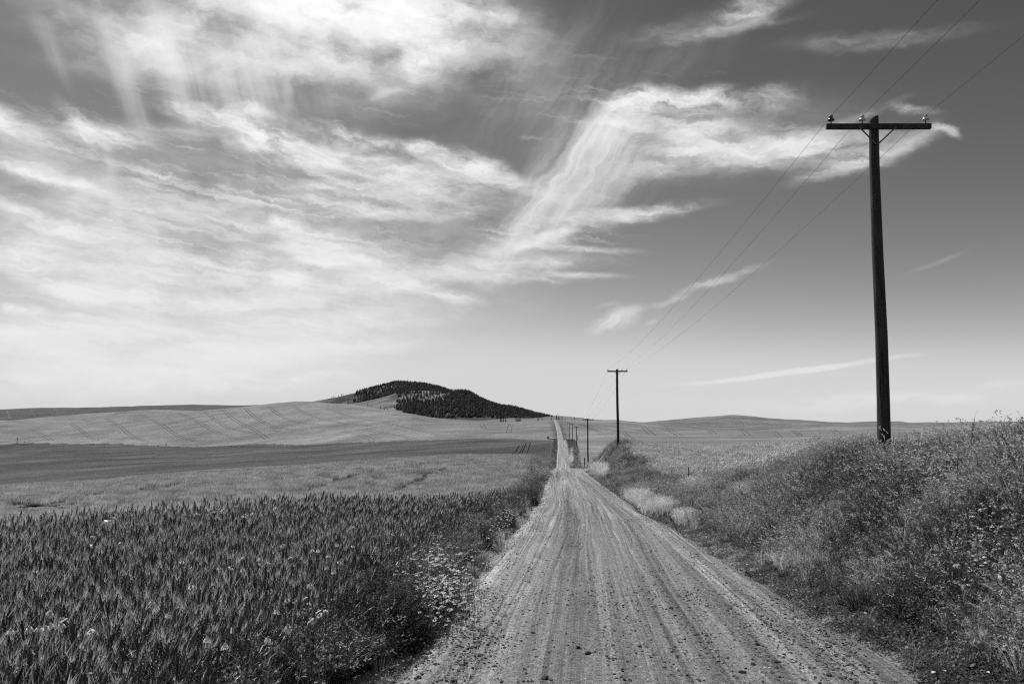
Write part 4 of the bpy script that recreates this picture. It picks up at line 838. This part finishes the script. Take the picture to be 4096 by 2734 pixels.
# ------------------------------------------------------------------ utility poles
LINE = Vector((.057, 1, 0)).normalized(); PERP = Vector((1, -.057, 0)).normalized()
def lathe_obj(prof_, n, mat, nm): mb = MB(); mb.lathe(prof_, n); return mb.mesh(nm, mat, True)
INS = lathe_obj([(.018,0),(.075,.005),(.082,.03),(.070,.055),(.045,.075),(.036,.09),(.05,.105),(.052,.125),(.034,.14),(.02,.142)], 14, M['porc'], 'insulator')
INSD = INS.copy(); INSD.materials[0] = M['porcd']; PIN = lathe_obj([(.014,0),(.014,.10),(.02,.105)], 7, M['metal'], 'pin')
def pole(base, top_h, pins, label, lean=(0, 0), full=True, rb=.145, rt=.105, dark=()):
    o = empty('utility_pole', base); o.rotation_euler = (lean[1], lean[0], -math.atan(.057))
    mb = MB(); n = 18 if full else 8; hs_ = [-.5, 0, .6, 1.5, 3, 5, 7, top_h-.1, top_h] if full else [-.5, 1, 4, top_h]
    r0 = random.Random(3)
    vs = []
    for h in hs_:
        f = max(h, 0)/top_h; rad = rb + (rt - rb)*f
        for k in range(n):
            a = 6.283*k/n; q = rad*(1 + (.035*math.sin(3*a + h) + r0.uniform(-.02, .02) if full else 0)); zz_ = h
            if h == top_h: zz_ = h + .05*math.cos(a) - .01
            vs.append((q*math.cos(a) + (.02*math.sin(h*.7) if full else 0), q*math.sin(a), zz_))
    fs = [(i*n+k, i*n+(k+1) % n, (i+1)*n+(k+1) % n, (i+1)*n+k) for i in range(len(hs_)-1) for k in range(n)] + [tuple((len(hs_)-1)*n+k for k in range(n))]
    mb.add(vs, fs); mb.build('pole', M['pole'], o, smooth=full)
    az_ = top_h - .29; arm = MB(); arm.box((0, -rt - .045, az_), (2.44, .092, .13 if base[1] < 60 else .17)); ao = arm.build('crossarm', M['pole'], o)
    if full:
        bv = ao.modifiers.new('edge', 'BEVEL'); bv.width = .008; bv.segments = 1
        ao.rotation_euler = (0, R(.25), 0)
    for sg in (-1, 1):
        b = MB(); p0 = Vector((sg*.44, -rt - .095, az_ - .02)); p1 = Vector((sg*.02, -rt - .03, az_ - .43)); d = p1 - p0
        rot_ = d.to_track_quat('X', 'Z').to_matrix(); b.box((p0 + p1)/2, (d.length, .012, .034), rot_); b.build('brace', M['metal'], o)
    tops = []
    for i, x in enumerate(pins):
        p = inst('pin', PIN, o, (x, -rt - .045, az_ + .06)); inst('insulator', INSD if i in dark else INS, o, (x, -rt - .045, az_ + .135)); tops.append((x, -rt - .045, az_ + .265))
    if full:
        b = MB(); b.tube([(0, -rt - .1, az_), (0, rt + .03, az_)], .014, 6); b.build('bolt', M['metal'], o)
        for i, x in enumerate(pins):
            b = MB(); b.tube([(x + .012*math.cos(a_*2) , -rt - .045 - .10*LINE.y*(a_/9.0) + .03, az_ + .262 + .012*math.sin(a_*2)) for a_ in range(10)], .004, 4); b.build('tie_wire', M['metal'], o)
    bpy.context.view_layer.update()
    return o, [o.matrix_world @ Vector(t_) for t_ in tops]
def at_depth(px, py, Yf):
    d = ray_dir(px, py); return Vector((d[0]/d[1]*Yf, Yf, EYE + d[2]/d[1]*Yf))
POLES = []
top1 = at_depth(3494, 470, 17.55); b1 = at_depth(3536, 1815, 17.55); z1 = float(H(b1.x, 17.55)[0])
lean1 = math.atan((top1.x - b1.x)/(top1.z - b1.z))
o1, t1 = pole((b1.x, 17.55, z1), (top1.z - z1)/math.cos(lean1), (-1.07, -.34, 1.14), 'p', (lean1, 0), True, .148, .108, (0,))
tag(o1, 'tall dark wooden utility pole with crossarm standing in the weeds at the right', 'utility pole', 'utility poles along the road'); POLES.append(t1)
LBL = ['second utility pole along the road, on a bushy mound right of the road', 'third utility pole along the road, just behind the near road crest', 'fourth utility pole along the road, where the road climbs again', 'fifth utility pole along the road, beside the second crest', 'sixth utility pole along the road, just left of the fifth pole', 'small far utility pole, lower one overlapping the sixth pole', 'short far utility pole whose foot is hidden by the second crest', 'small far utility pole beside the narrow bend of the road', 'small far utility pole halfway up the last road climb', 'far utility pole near the top of the last climb, outermost of its cluster', 'far utility pole near the top of the last climb, second of its cluster', 'far utility pole at the last road crest beside the dark trees', 'farthest utility pole rising above the trees on the last crest']
PD = [(2472,1475,91.5,1760,(-1.12,.58,1.16)),(2352,1672,163,1834,(-1.05,-.48,1.1)),(2306.5,1710,318,1789,(-1.1,-.4,1.1)),(2290,1693,374,1764,(-1.1,-.4,1.1)),(2279,1691,484,1745,(-1.1,-.4,1.1)),(2276,1718,568,1744,(-1.1,-.4,1.1)),(2269,1735,650,1750,(-1.1,.4,1.1)),(2260.5,1725,735,1753,(-1.1,-.4,1.1)),(2250.7,1700,830,1729,(-1.1,-.4,1.1)),(2245,1671,930,1698,(-1.1,-.4,1.1)),(2240,1669,1010,1692,(-1.1,-.4,1.1)),(2235.5,1660,1180,1680,(-1.1,-.4,1.1)),(2231,1654,1330,1678,(-1.1,-.4,1.1))]
for i, (px, ty, Yf, by, pins) in enumerate(PD):
    b = at_depth(px, by, Yf); zg = float(H(b.x, Yf)[0]); tp = at_depth(px, ty, Yf); hgt = tp.z - zg
    hgt = min(max(hgt, 8.2), 13.0)
    o, t_ = pole((b.x, Yf, zg), hgt, pins, '', (0, 0), i < 2, .165, .135)
    tag(o, LBL[i], 'utility pole', 'utility poles along the road'); POLES.append(t_)
back = [v + Vector((-.057*73, -73, 3.0)) for v in t1]
WL = ['left wire strung along the utility poles over the roadside', 'middle wire strung along the utility poles over the roadside', 'right wire strung along the utility poles over the roadside']
for w in range(3):
    chain = [back[w]] + [p[w] for p in POLES]; mb = MB()
    for j in range(len(chain)-1):
        a, b = chain[j], chain[j+1]; n = 26 if j < 3 else 8; L_ = (b-a).length; sag = .00013*L_*L_ + .05; rad = .0042 if j < 2 else (.0055 if j < 4 else .007)
        pts = [a.lerp(b, k_/n) - Vector((0, 0, sag*4*(k_/n)*(1-k_/n))) for k_ in range(n+1)]; mb.tube(pts, rad, 4, 0, False)
    o = mb.build('power_wire', M['wire'], None); tag(o, WL[w], 'wire', 'wires along the pole line')

# ------------------------------------------------------------------ fence posts and other small things
def post(px, ytop, ybase, Yf, w, label, nm='fence_post', h_under=.7, mat='pole'):
    t_ = at_depth(px, ytop, Yf); zg = float(H(t_.x, Yf)[0]); o = empty(nm, (t_.x, Yf, zg)); mb = MB(); h = max(t_.z - zg, .6)
    mb.tube([(0,0,-.3),(0,0,h*.5),(.01,0,h-.01),(.01,0,h)], [w/2, w/2*1.02, w/2*.95, w/2*.8], 7); mb.build('shaft', M[mat], o)
    cp = MB(); cp.box((.0, -w*.5, h*.82), (w*.5, w*.3, .03)); cp.build('wire_clip', M['metal'], o); tag(o, label, 'post'); return o
post(2754, 1866, 1908, 38, .055, 'thin dark fence post standing in the right verge before the pale crop')
post(2338, 1830, 1841, 158, .22, 'short stout post beside the foot of the third utility pole')
post(2311, 1742, 1750, 420, .35, 'small stub post in the field right of the far road', h_under=.5)
post(664, 1771, 1782, 895, 1.0, 'lone short post on the edge between dark field and pale hill', 'marker_post')
post(97, 1763, 1772, 1005, .6, 'thin short post beside the far left utility pole', 'marker_post')
b = at_depth(68, 1774, 1010); zg = float(H(b.x, 1010)[0]); tp = at_depth(68, 1752, 1010)
o, _ = pole((b.x, 1010, zg), max(tp.z - zg, 7.5), (-1.0, 1.0), '', (0, 0), False, .4, .3); tag(o, 'lone small utility pole at the far left field edge', 'utility pole')
# pale flat things in the dark field
sl = [(422,1808),(434,1809.5),(508,1811),(524,1812),(598,1813),(614,1811.5),(675,1814),(690,1812.5)]
P = ground_at([s_[0] for s_ in sl], [s_[1] for s_ in sl], 0, rmin=260)
for i, (x, y, zz) in enumerate(P):
    o = empty('pallet', (x, y, zz), rd.uniform(-.3, .3)); k_ = y/600
    for j in range(5): mb = MB(); mb.box(((j-2)*.52*k_, 0, .42), (.4*k_, 1.2*k_, .10)); mb.build('slat', M['white'], o)
    for j in (-1, 1): mb = MB(); mb.box((0, j*.45*k_, .18), (2.5*k_, .12, .36)); mb.build('runner', M['roof'], o)
    tag(o, ['far left pale flat slab in the dark line across the dark field', 'pale flat slab second from left in the dark field line', 'dark-fronted slab third from left in the dark field line', 'pale slab fourth from left in the dark field line', 'small pale slab fifth from left in the dark field line', 'pale slab sixth from left in the dark field line', 'pale slab seventh from left in the dark field line', 'rightmost pale slab in the dark field line'][i], 'slab', 'pale slabs in the dark field')
# house and far trees
P = ground_at([2073], [1684], 0, rmin=700)[0]; HS = empty('farmhouse', (P[0], P[1], P[2]), .2)
hk = P[1]/1280
mb = MB(); mb.box((0,0,1.6), (10,6,3.2)); mb.build('wall', M['wall'], HS)
mb = MB(); mb.add([(-5.5,-3.4,3.1),(5.5,-3.4,3.1),(5.5,3.4,3.1),(-5.5,3.4,3.1),(-5.5,0,5.6),(5.5,0,5.6)], [(0,1,5,4),(2,3,4,5),(0,4,3),(1,2,5),(3,2,1,0)]); rf = mb.build('roof', M['roof'], HS)
mb = MB(); mb.box((2,0,5.7), (.8,.8,1.6)); mb.build('chimney', M['wall'], rf)
for x in (-3, 0, 3): mb = MB(); mb.box((x,-3.02,1.8), (1.1,.1,1.2)); mb.build('window' if x else 'door', M['glass'], HS)
tag(HS, 'small pale farmhouse with dark roof at the foot of the butte', 'house')
def conifer(seed, h=1.0, tiers=7, n=9):
    r = random.Random(seed); cr, tr = MB(), MB(); tr.tube([(0,0,-.04),(0,0,.3),(0,0,.9)], [.022,.018,.006], 5)
    for i in range(tiers):
        f = i/(tiers-1); z0 = .10 + .80*f; rad = .20*(1 - f)**.75 + .035; rad *= r.uniform(.8, 1.15)
        for k in range(n):
            a = 6.283*k/n + i*.5 + r.uniform(-.2, .2); q = rad*r.uniform(.6, 1.2); w = 6.283/n*.72; dz = r.uniform(-.05, .0)
            cr.add([(0,0,z0+.15), (q*math.cos(a-w/2), q*math.sin(a-w/2), z0+dz), (q*1.12*math.cos(a), q*1.12*math.sin(a), z0+dz-.02), (q*math.cos(a+w/2), q*math.sin(a+w/2), z0+dz)], [(0,1,2),(0,2,3)])
    cr.add([(-.02,0,.92),(.02,0,.92),(0,0,1.02)], [(0,1,2)])
    return cr, tr
cf = [conifer(800+i) for i in range(6)]; cfm = [(a.mesh('crown', M['conifer']), b.mesh('trunk', M['trunk'])) for a, b in cf]
cfp = []
for a, b in cf:
    mb = MB(); mb.add(a.v, a.f, 0); mb.add(b.v, b.f, 1); cfp.append(proto(mb, [M['conifer'], M['trunk']]))
n = 60000; ph_ = rng.uniform(px_phi(1230), px_phi(2235), n); r_ = rng.uniform(2550, 4100, n); z = butte_h(ph_, r_); X, Y = r_*np.sin(ph_), r_*np.cos(ph_); px_, py_, _ = project(np.stack([X, Y, z], -1))
cl = vnoise(X/70, Y/90, 81) + .6*vnoise(X/28, Y/30, 82)
# woods: the whole right shoulder, the upper left ridge; glades on the middle slope, open grass on the spur
right = (px_ > 1655 + (1690-py_)*.35) & (py_ > 1565 - (px_ < 1790)*0)
ridge = (r_ > 3420) & (px_ > 1450) & (px_ < 1800)
midw = (px_ > 1585) & (px_ < 1790) & (py_ > 1555) & (py_ < 1640)
ridge_lo = (r_ > 3420) & (px_ > 1320) & (px_ <= 1450)
lowl = (px_ > 1330) & (px_ < 1600) & (py_ > 1608) & (r_ < 3250)
dn = np.zeros(n); dn[ridge_lo] = .5*ss(px_[ridge_lo] + 60*cl[ridge_lo], 1380, 1440)**2 + .06*(cl[ridge_lo] > .1); dn[lowl] = .16*(cl[lowl] > .15); dn[midw] = .38*(cl[midw] > -.10) + .06; dn[ridge] = .75; 
rr_ = (px_ + 70*cl > 1600 + .25*(1640 - py_)) & (py_ > 1540) & ((px_ + 60*cl > 1790) | (py_ + 40*cl > 1592 + (1790-px_)*.16)); dn[rr_] = .85*ss(cl[rr_], -.62, -.40)
dn[(px_ > 1690) & (px_ < 1800) & (py_ < 1570) & (r_ > 3450)] = .8
edgeb = py_ > 1668 + .10*(px_ - 1660); 
k = rng.uniform(0, 1, n) < dn*.34; X, Y, z, dn, px_, py_, r_ = X[k], Y[k], z[k], dn[k], px_[k], py_[k], r_[k]; n = len(X)
hgt = rng.uniform(8, 16, n)
single = np.where((dn < .4))[0]; sky_ = np.where((dn > .7) & (np.abs(r_ - 3900) < 40) & (px_ < 1800) & (rng.uniform(0, 1, n) < .5))[0]
own = np.concatenate([single, sky_]); own = rng.permutation(own)[:290]; mask = np.ones(n, bool); mask[own] = False
for j in own:
    a, b = cfm[rd.randrange(6)]; o = empty('conifer_tree', (X[j], Y[j], z[j]), rd.uniform(0, 6.28), hgt[j]); inst('crown', a, o); inst('trunk', b, o)
    if dn[j] < .2: tag(o, 'lone small conifer scattered on the grassy lower left slope of the butte', 'tree', 'scattered conifers on the lower left slope')
    elif dn[j] < .5: tag(o, 'dark conifer among the open glades in the middle of the butte', 'tree', 'conifers in the glades of the butte')
    else: tag(o, 'conifer standing up on the skyline ridge of the butte', 'tree', 'conifers on the skyline of the butte')
n = mask.sum()
scatter('conifer_wood', np.stack([X, Y, z], -1)[mask], rots(n, .03), np.stack([hgt[mask]*1.6, hgt[mask]*1.6, hgt[mask]], -1), rng.integers(0, 6, n), cfp, 'dense dark conifer wood covering the right shoulder of the butte', 'wood')
print('trees', len(own), n)
# nearer trees by the last crest
for i, (px, yb, yt, Yf, lab) in enumerate([(2004,1688,1658,1600,'leftmost dark conifer of the small grove left of the farmhouse'),(2013,1687,1663,1590,'tall dark conifer in the middle of the small grove left of the farmhouse'),(2022,1686,1667,1580,'rightmost dark conifer of the small grove left of the farmhouse'),(2152,1679,1664,1370,'dark spreading tree on the last crest left of the road'),(2168,1678,1668,1380,'low dark tree beside the spreading tree on the last crest'),(2205,1677,1666,1400,'rounded dark tree just left of the road at the last crest'),(2226,1678,1659,1400,'tall dark tree right of the road at the last crest'),(2235,1679,1662,1400,'broad dark tree among the poles at the last crest')]):
    b = at_depth(px, yb, Yf); t_ = at_depth(px, yt, Yf); a, c = cfm[i % 6]; hh = t_.z - b.z
    zg = float(H(b.x, Yf)[0]); zb = min(zg, b.z)
    o = empty('conifer_tree', (b.x, Yf, zb), i, 1); o.scale = ((hh*1.3,)*2 if i > 2 else (hh,)*2) + (t_.z - zb,); inst('crown', a, o); inst('trunk', c, o); tag(o, lab, 'tree')
# mast on the butte and the derrick on the right skyline
b = at_depth(1631, 1530, 3890); o = empty('radio_mast', b); mb = MB(); mb.tube([(0,0,-3),(0,0,12),(0,0,27)], [.7,.5,.3], 5); mb.build('mast', M['metal'], o); mb = MB(); mb.box((0,0,18), (3,.3,.3)); mb.build('bracket', M['metal'], o); tag(o, 'thin radio mast on top of the wooded butte', 'mast')
b = at_depth(2298, 1675, 1345); b.z = min(b.z, float(H(b.x, 1345)[0])); o = empty('derrick', b); mb = MB()
for sx_, sy_ in ((-1,-1),(1,-1),(1,1),(-1,1)):
    mb = MB(); mb.tube([(sx_*1.2, sy_*1.2, 0),(sx_*.25, sy_*.25, 5.2)], .16, 4); mb.build('leg', M['metal'], o)
for zz in (1.5, 3.2): mb = MB(); w_ = 2.4 - zz*.35; mb.box((0,0,zz), (w_, .15, .15)); mb.box((0,0,zz+.2), (.15, w_, .15)); mb.build('brace', M['metal'], o)
mb = MB(); mb.box((0,0,5.5), (1.1,1.1,.9)); mb.build('head', M['metal'], o); tag(o, 'small lattice tower on the skyline right of the road', 'tower')
# a pale culvert slab and a brush heap by the second dip
P = ground_at([2208, 2193], [1755, 1755], 0, rmin=330)
o = empty('field_gate_slab', P[0]); mb = MB(); mb.box((0,0,.3), (5,6,.6)); mb.build('slab', M['stone_p'], o); mb = MB(); mb.box((0,-3.2,.2),(5.2,.3,.5)); mb.build('kerb', M['stone_p'], o); tag(o, 'pale slab at the corner of the dark field left of the far road', 'slab')
bz = leafy_weed(990, 2.6, 16, 60, .5, [M['weed'], M['weed']], .9); bz.name = 'brush_heap'; COL.objects.link(bz); bz.location = P[1]; tag(bz, 'dark brush heap beside the pale slab in the dark field', 'bush')
# wheel tracks across the far fields
TR = [[(30,1643),(40,1675)],[(125,1640),(137,1668)],[(222,1636),(233,1662)],[(315,1634),(328,1658)],[(408,1634),(424,1656)],[(497,1632),(512,1648)],[(580,1631),(596,1639)],
 [(110,1715),(140,1722),(170,1738),(205,1760)],[(285,1692),(330,1725),(365,1750),(388,1758),(372,1764)],[(425,1672),(480,1705),(530,1745),(590,1766)],[(565,1658),(650,1700),(720,1745),(800,1768)],[(712,1650),(780,1680),(860,1725),(960,1757)],[(820,1648),(870,1685),(930,1715),(1040,1735)],[(890,1636),(940,1680),(1020,1720),(1070,1755)],[(980,1632),(1030,1675),(1120,1712),(1220,1722)],[(1072,1623),(1120,1660),(1200,1690),(1350,1702)],[(1168,1622),(1240,1660),(1330,1685),(1480,1703)],[(1295,1628),(1370,1655),(1480,1680),(1600,1690)],[(1480,1640),(1560,1655),(1640,1668)],[(1620,1660),(1720,1685),(1800,1697)],
 [(1370,1725),(1440,1738),(1490,1760),(1480,1767)],[(1450,1715),(1560,1735),(1660,1755)],[(1540,1690),(1640,1712),(1760,1740)],[(1925,1698),(1940,1712),(1990,1718)],[(2041,1692),(2034,1730)],[(2084,1780),(2066,1810)],[(2112,1770),(2096,1808)],[(2320,1695),(2380,1720),(2400,1728)],[(2480,1700),(2500,1735),(2530,1755)],[(2570,1705),(2610,1740)],[(2650,1710),(2720,1742)],[(2830,1712),(2855,1735)],[(2960,1714),(2990,1740)],[(3090,1720),(3120,1748)],[(3170,1722),(3200,1742)],[(3330,1718),(3350,1734)],[(2660,1703),(2690,1722)]]
TL = 'pair of wheel tracks pressed through the crop on a far hillside'
for ti, poly in enumerate(TR):
    pp = np.array(poly, float); tt_ = np.linspace(0, 1, 24); seg = np.linspace(0, 1, len(pp)); fx = pchip1(seg, pp[:, 0])(tt_); fy = pchip1(seg, pp[:, 1])(tt_)
    G = ground_at(fx, fy, 0, rmin=240); 
    if np.max(np.abs(np.diff(G[:, 1]))) > 420: continue
    mb = MB(); gauge = 2.6 if G[:, 1].mean() > 420 else 2.0; wdt = .35 + .00025*G[:, 1].mean()
    T_ = np.gradient(G[:, :2], axis=0); T_ /= np.linalg.norm(T_, axis=1, keepdims=True) + 1e-9; Nn = np.stack([-T_[:, 1], T_[:, 0]], -1)
    for sg in (-1, 1):
        c = G[:, :2] + Nn*sg*gauge/2*(1 + (G[:, 1:2].mean() > 700)*.6); a = c - Nn*wdt/2; b = c + Nn*wdt/2; lift = .25 + .0006*G[:, 1]
        za = H(a[:, 0], a[:, 1]) + lift; zb = H(b[:, 0], b[:, 1]) + lift; vs = []
        for i in range(len(G)): vs += [(a[i, 0], a[i, 1], za[i]), (b[i, 0], b[i, 1], zb[i])]
        mb.add(vs, [(2*i, 2*i+1, 2*i+3, 2*i+2) for i in range(len(G)-1)])
    tag(mb.build('wheel_tracks', M['track'] if G[:, 1].mean() > 520 or G[:, 0].mean() > 40 else M['track_d']), TL, 'tracks', 'wheel tracks on the far hillsides', 'structure')

# ------------------------------------------------------------------ single plants by the road
def lobed_leaf(L_, w, seed):
    r = random.Random(seed); mb = MB(); n = 7; mid = []; 
    for i in range(n+1):
        f = i/n; mid.append(Vector((L_*f, 0, .28*L_*math.sin(f*2.6) - .10*L_*f*f)))
    vs = []; fs = []
    for i in range(2*n+1):
        f = i/(2*n); j = min(int(f*n), n-1); p = mid[j].lerp(mid[j+1], f*n-j); lob = (1 if i % 2 else .38)*math.sin(math.pi*min(f*1.05+.08, 1))**.7*w*r.uniform(.8, 1.15)
        off = -.35*L_/n if i % 2 else 0
        vs += [p + Vector((off, lob, .15*lob)), p, p + Vector((off, -lob, .15*lob))]
    for i in range(2*n): a = 3*i; fs += [(a, a+1, a+4, a+3), (a+1, a+2, a+5, a+4)]
    mb.add(vs, fs, 0); mb.ribbon([m_ + Vector((0,0,.0015)) for m_ in mid], [.006*L_/.2]*n + [.001], (0,1,0), 1); return mb.mesh('leaf', [M['bigleaf'], M['rib']])
LL = [lobed_leaf(.22, .055, 50+i) for i in range(4)]
def lettuce(px, py, h, label, nl=12, sc=1.0):
    P = ground_at([px], [py], 0)[0]; o = empty('prickly_weed', P, rd.uniform(0, 6.28), sc); mb = MB(); pts = stem_path(h, .05, 1.0, .1, 5); mb.tube(pts, [.008,.007,.006,.005,.004,.002], 6); mb.build('stem', M['weed'], o)
    for k_ in range(nl):
        f = (k_ + .5)/nl*5; i = min(int(f), 4); p = pts[i].lerp(pts[i+1], f-i); inst('leaf', LL[k_ % 4], o, p, (rd.gauss(0, .3), rd.uniform(-.5, .1), k_*2.4 + rd.gauss(0, .2)), rd.uniform(.6, 1.2)*(1.15 - .09*i))
    tag(o, label, 'weed')
lettuce(3990, 2560, .62, 'large prickly weed with lobed leaves at the lower right edge', 16, 1.15)
lettuce(3930, 2640, .25, 'rosette weed with narrow leaves on bare soil at the lower right', 12, .9)
lettuce(355, 2560, .95, 'weed with broad lobed leaves rising through the near wheat', 14, 1.1)
lettuce(500, 2420, .95, 'pale lobed leaves showing among the wheat heads left of centre', 9, 1.0)
lettuce(40, 2480, .92, 'lobed weed leaves among the wheat at the left picture edge', 9, 1.0)
lettuce(1525, 2440, .6, 'lobed weed beside the daisy patch at the wheat edge', 10, 1.0)
lettuce(735, 2260, .95, 'dark thistle-like weed standing above the wheat near the crest', 10, .9)
lettuce(3270, 2200, .3, 'small lobed weed low on the right bank', 8, .8)
def dead_stem(px, py, h, nb, label, seed, spread=.5):
    r = random.Random(seed); P = ground_at([px], [py], 0)[0]; o = empty('dead_weed', P, r.uniform(0, 6)); mb = MB(); pts = stem_path(h, r.uniform(0, .1), r.uniform(0, 6.28), r.uniform(-.1, .2), 5); mb.tube(pts, [.008,.007,.006,.005,.0035,.002], 5); mb.build('stem', M['deadstem'], o)
    for k_ in range(nb):
        f = r.uniform(.8, 4.6); i = int(f); p = pts[i].lerp(pts[i+1], f-i); br = stem_path(h*r.uniform(.25, .55), r.uniform(.3, .8), r.uniform(0, 6.28), r.uniform(-.3, .3), 3, p); m2 = MB(); m2.tube(br, [.004,.0032,.0025,.0012], 4)
        for q in range(3): tw = stem_path(h*.12, r.uniform(.3, 1.2), r.uniform(0, 6.28), .3, 2, br[1 + q % 3]); m2.tube(tw, [.002,.0015,.0008], 3)
        m2.build('branch', M['deadstem'], o)
    tag(o, label, 'dead plant')
dead_stem(3885, 1885, .85, 7, 'tall dead weed stalk with twigs rising above the right bank skyline', 1)
dead_stem(3826, 2110, .95, 6, 'branching dead weed in the middle of the right bank', 2)
dead_stem(3650, 2060, .62, 2, 'straight thin dead stem on the right bank below the tall pole', 3)
dead_stem(3486, 1880, .75, 2, 'thin dark stem just left of the tall pole', 4)
dead_stem(3432, 1870, .6, 2, 'short dark stem second to the left of the tall pole', 5)
dead_stem(3160, 2000, .55, 2, 'dark stem in the weeds of the middle right bank', 6)
dead_stem(3010, 2010, .5, 1, 'thin leaning dark stem near the road on the right bank', 7)
dead_stem(3720, 1960, .6, 2, 'thin dead stem right of and below the tall pole', 8)
dead_stem(2965, 1960, .5, 1, 'small dark stem left of the leaning one on the right bank', 9)
def tall_plant(px, py, h, label, seed):
    P = ground_at([px], [py], 0)[0]; r = random.Random(seed); o = empty('tall_weed', P, r.uniform(0, 6)); mb, lf = MB(), MB()
    for b_ in range(4):
        az_ = r.uniform(0, 6.28); pts = stem_path(h*r.uniform(.7, 1), r.uniform(.02, .16), az_, r.uniform(-.1, .2), 6, (r.gauss(0, .03), r.gauss(0, .03), 0)); mb.tube(pts, [.005,.0045,.004,.003,.0025,.002,.001], 4)
        for k_ in range(70):
            f = r.uniform(.1, 1)*6; i = min(int(f), 5); p = pts[i].lerp(pts[i+1], f-i); a = r.uniform(0, 6.28); d = Vector((math.cos(a), math.sin(a), r.uniform(.1, 1.3))).normalized(); s_ = d.cross(Vector((0,0,1))).normalized(); l = .075*r.uniform(.5, 1.1)*(1.15 - .1*i)
            lf.add([p, p + d*l*.5 + s_*l*.14, p + d*l, p + d*l*.5 - s_*l*.14], [(0,1,2,3)])
    mb.build('stem', M['weed'], o); lf.build('leaves', M['weed'], o); tag(o, label, 'weed')
for i, (px, py, h, lab) in enumerate([(4010,1880,.72,'leafy upright weed breaking the skyline left of the others at far right'),(4042,1875,.76,'middle one of the tall leafy weeds on the far right skyline'),(4080,1880,.80,'tallest leafy weed at the right picture edge skyline'),(3690,1850,.52,'short leafy weed spike above the daisies right of the tall pole'),(3790,1870,.58,'leafy weed spike on the bank crest right of the daisies'),(3850,1880,.58,'leafy weed just left of the tall dead stalk'),(4060,1960,.75,'dense dark leafy weed at the right picture edge below the skyline'),(3960,1900,.62,'dark leafy weed below the tall dead stalk')]):
    tall_plant(px, py, h, lab, 60 + i)
# white bindweed blooms low on the right edge
fb = MB(); fb.lathe([(.004,0),(.006,.012),(.016,.022),(.024,.026)], 9); fbm = fb.mesh('bloom', M['petal'])
for i, (px, py) in enumerate([(3998,2602),(3960,2688),(3905,2680),(3780,2680),(3735,2685),(3925,2700),(3704,2611),(3380,2490),(3400,2507),(2990,2255),(3010,2292),(3040,2295),(2945,2247),(3185,2358),(3210,2390),(3265,2425),(3290,2415),(3460,2447)]):
    P = ground_at([px], [py], .06)[0]; o = empty('bindweed_flower', P, rd.uniform(0, 6), rd.uniform(.6, .85)); inst('bloom', fbm, o, (0, 0, .055), (rd.gauss(0, .5), rd.gauss(0, .5), 0)); s2 = MB(); s2.tube([(0,0,-.01),(0,0,.057)], .0015, 4); s2.build('stalk', M['weed'], o)
    tag(o, 'white bindweed bloom low among the plants on the right road edge', 'flower', 'bindweed blooms on the right road edge')
# grass tufts standing alone on the bare left margin
for i, (px, py, s_, lab) in enumerate([(2053,2140,1.0,'spiky grass tuft standing alone on the left road margin'),(1925,2260,.95,'grass tuft on the bare margin left of the road, nearer one'),(2015,2275,.45,'tiny flat grass tuft near the left wheel track'),(1790,2480,.9,'arching grass tuft at the edge of the daisy patch'),(1660,2610,1.0,'broad grass tuft spilling onto the bare soil at lower left')]):
    P = ground_at([px], [py], 0)[0]; c = grass_clump(950+i, 55, .16, .42, .06, 1.0, .005, [M['grass'], M['dry']], .1); c.name = 'grass_tuft'; COL.objects.link(c); c.location = P; c.scale = (s_,)*3; tag(c, lab, 'grass tuft')
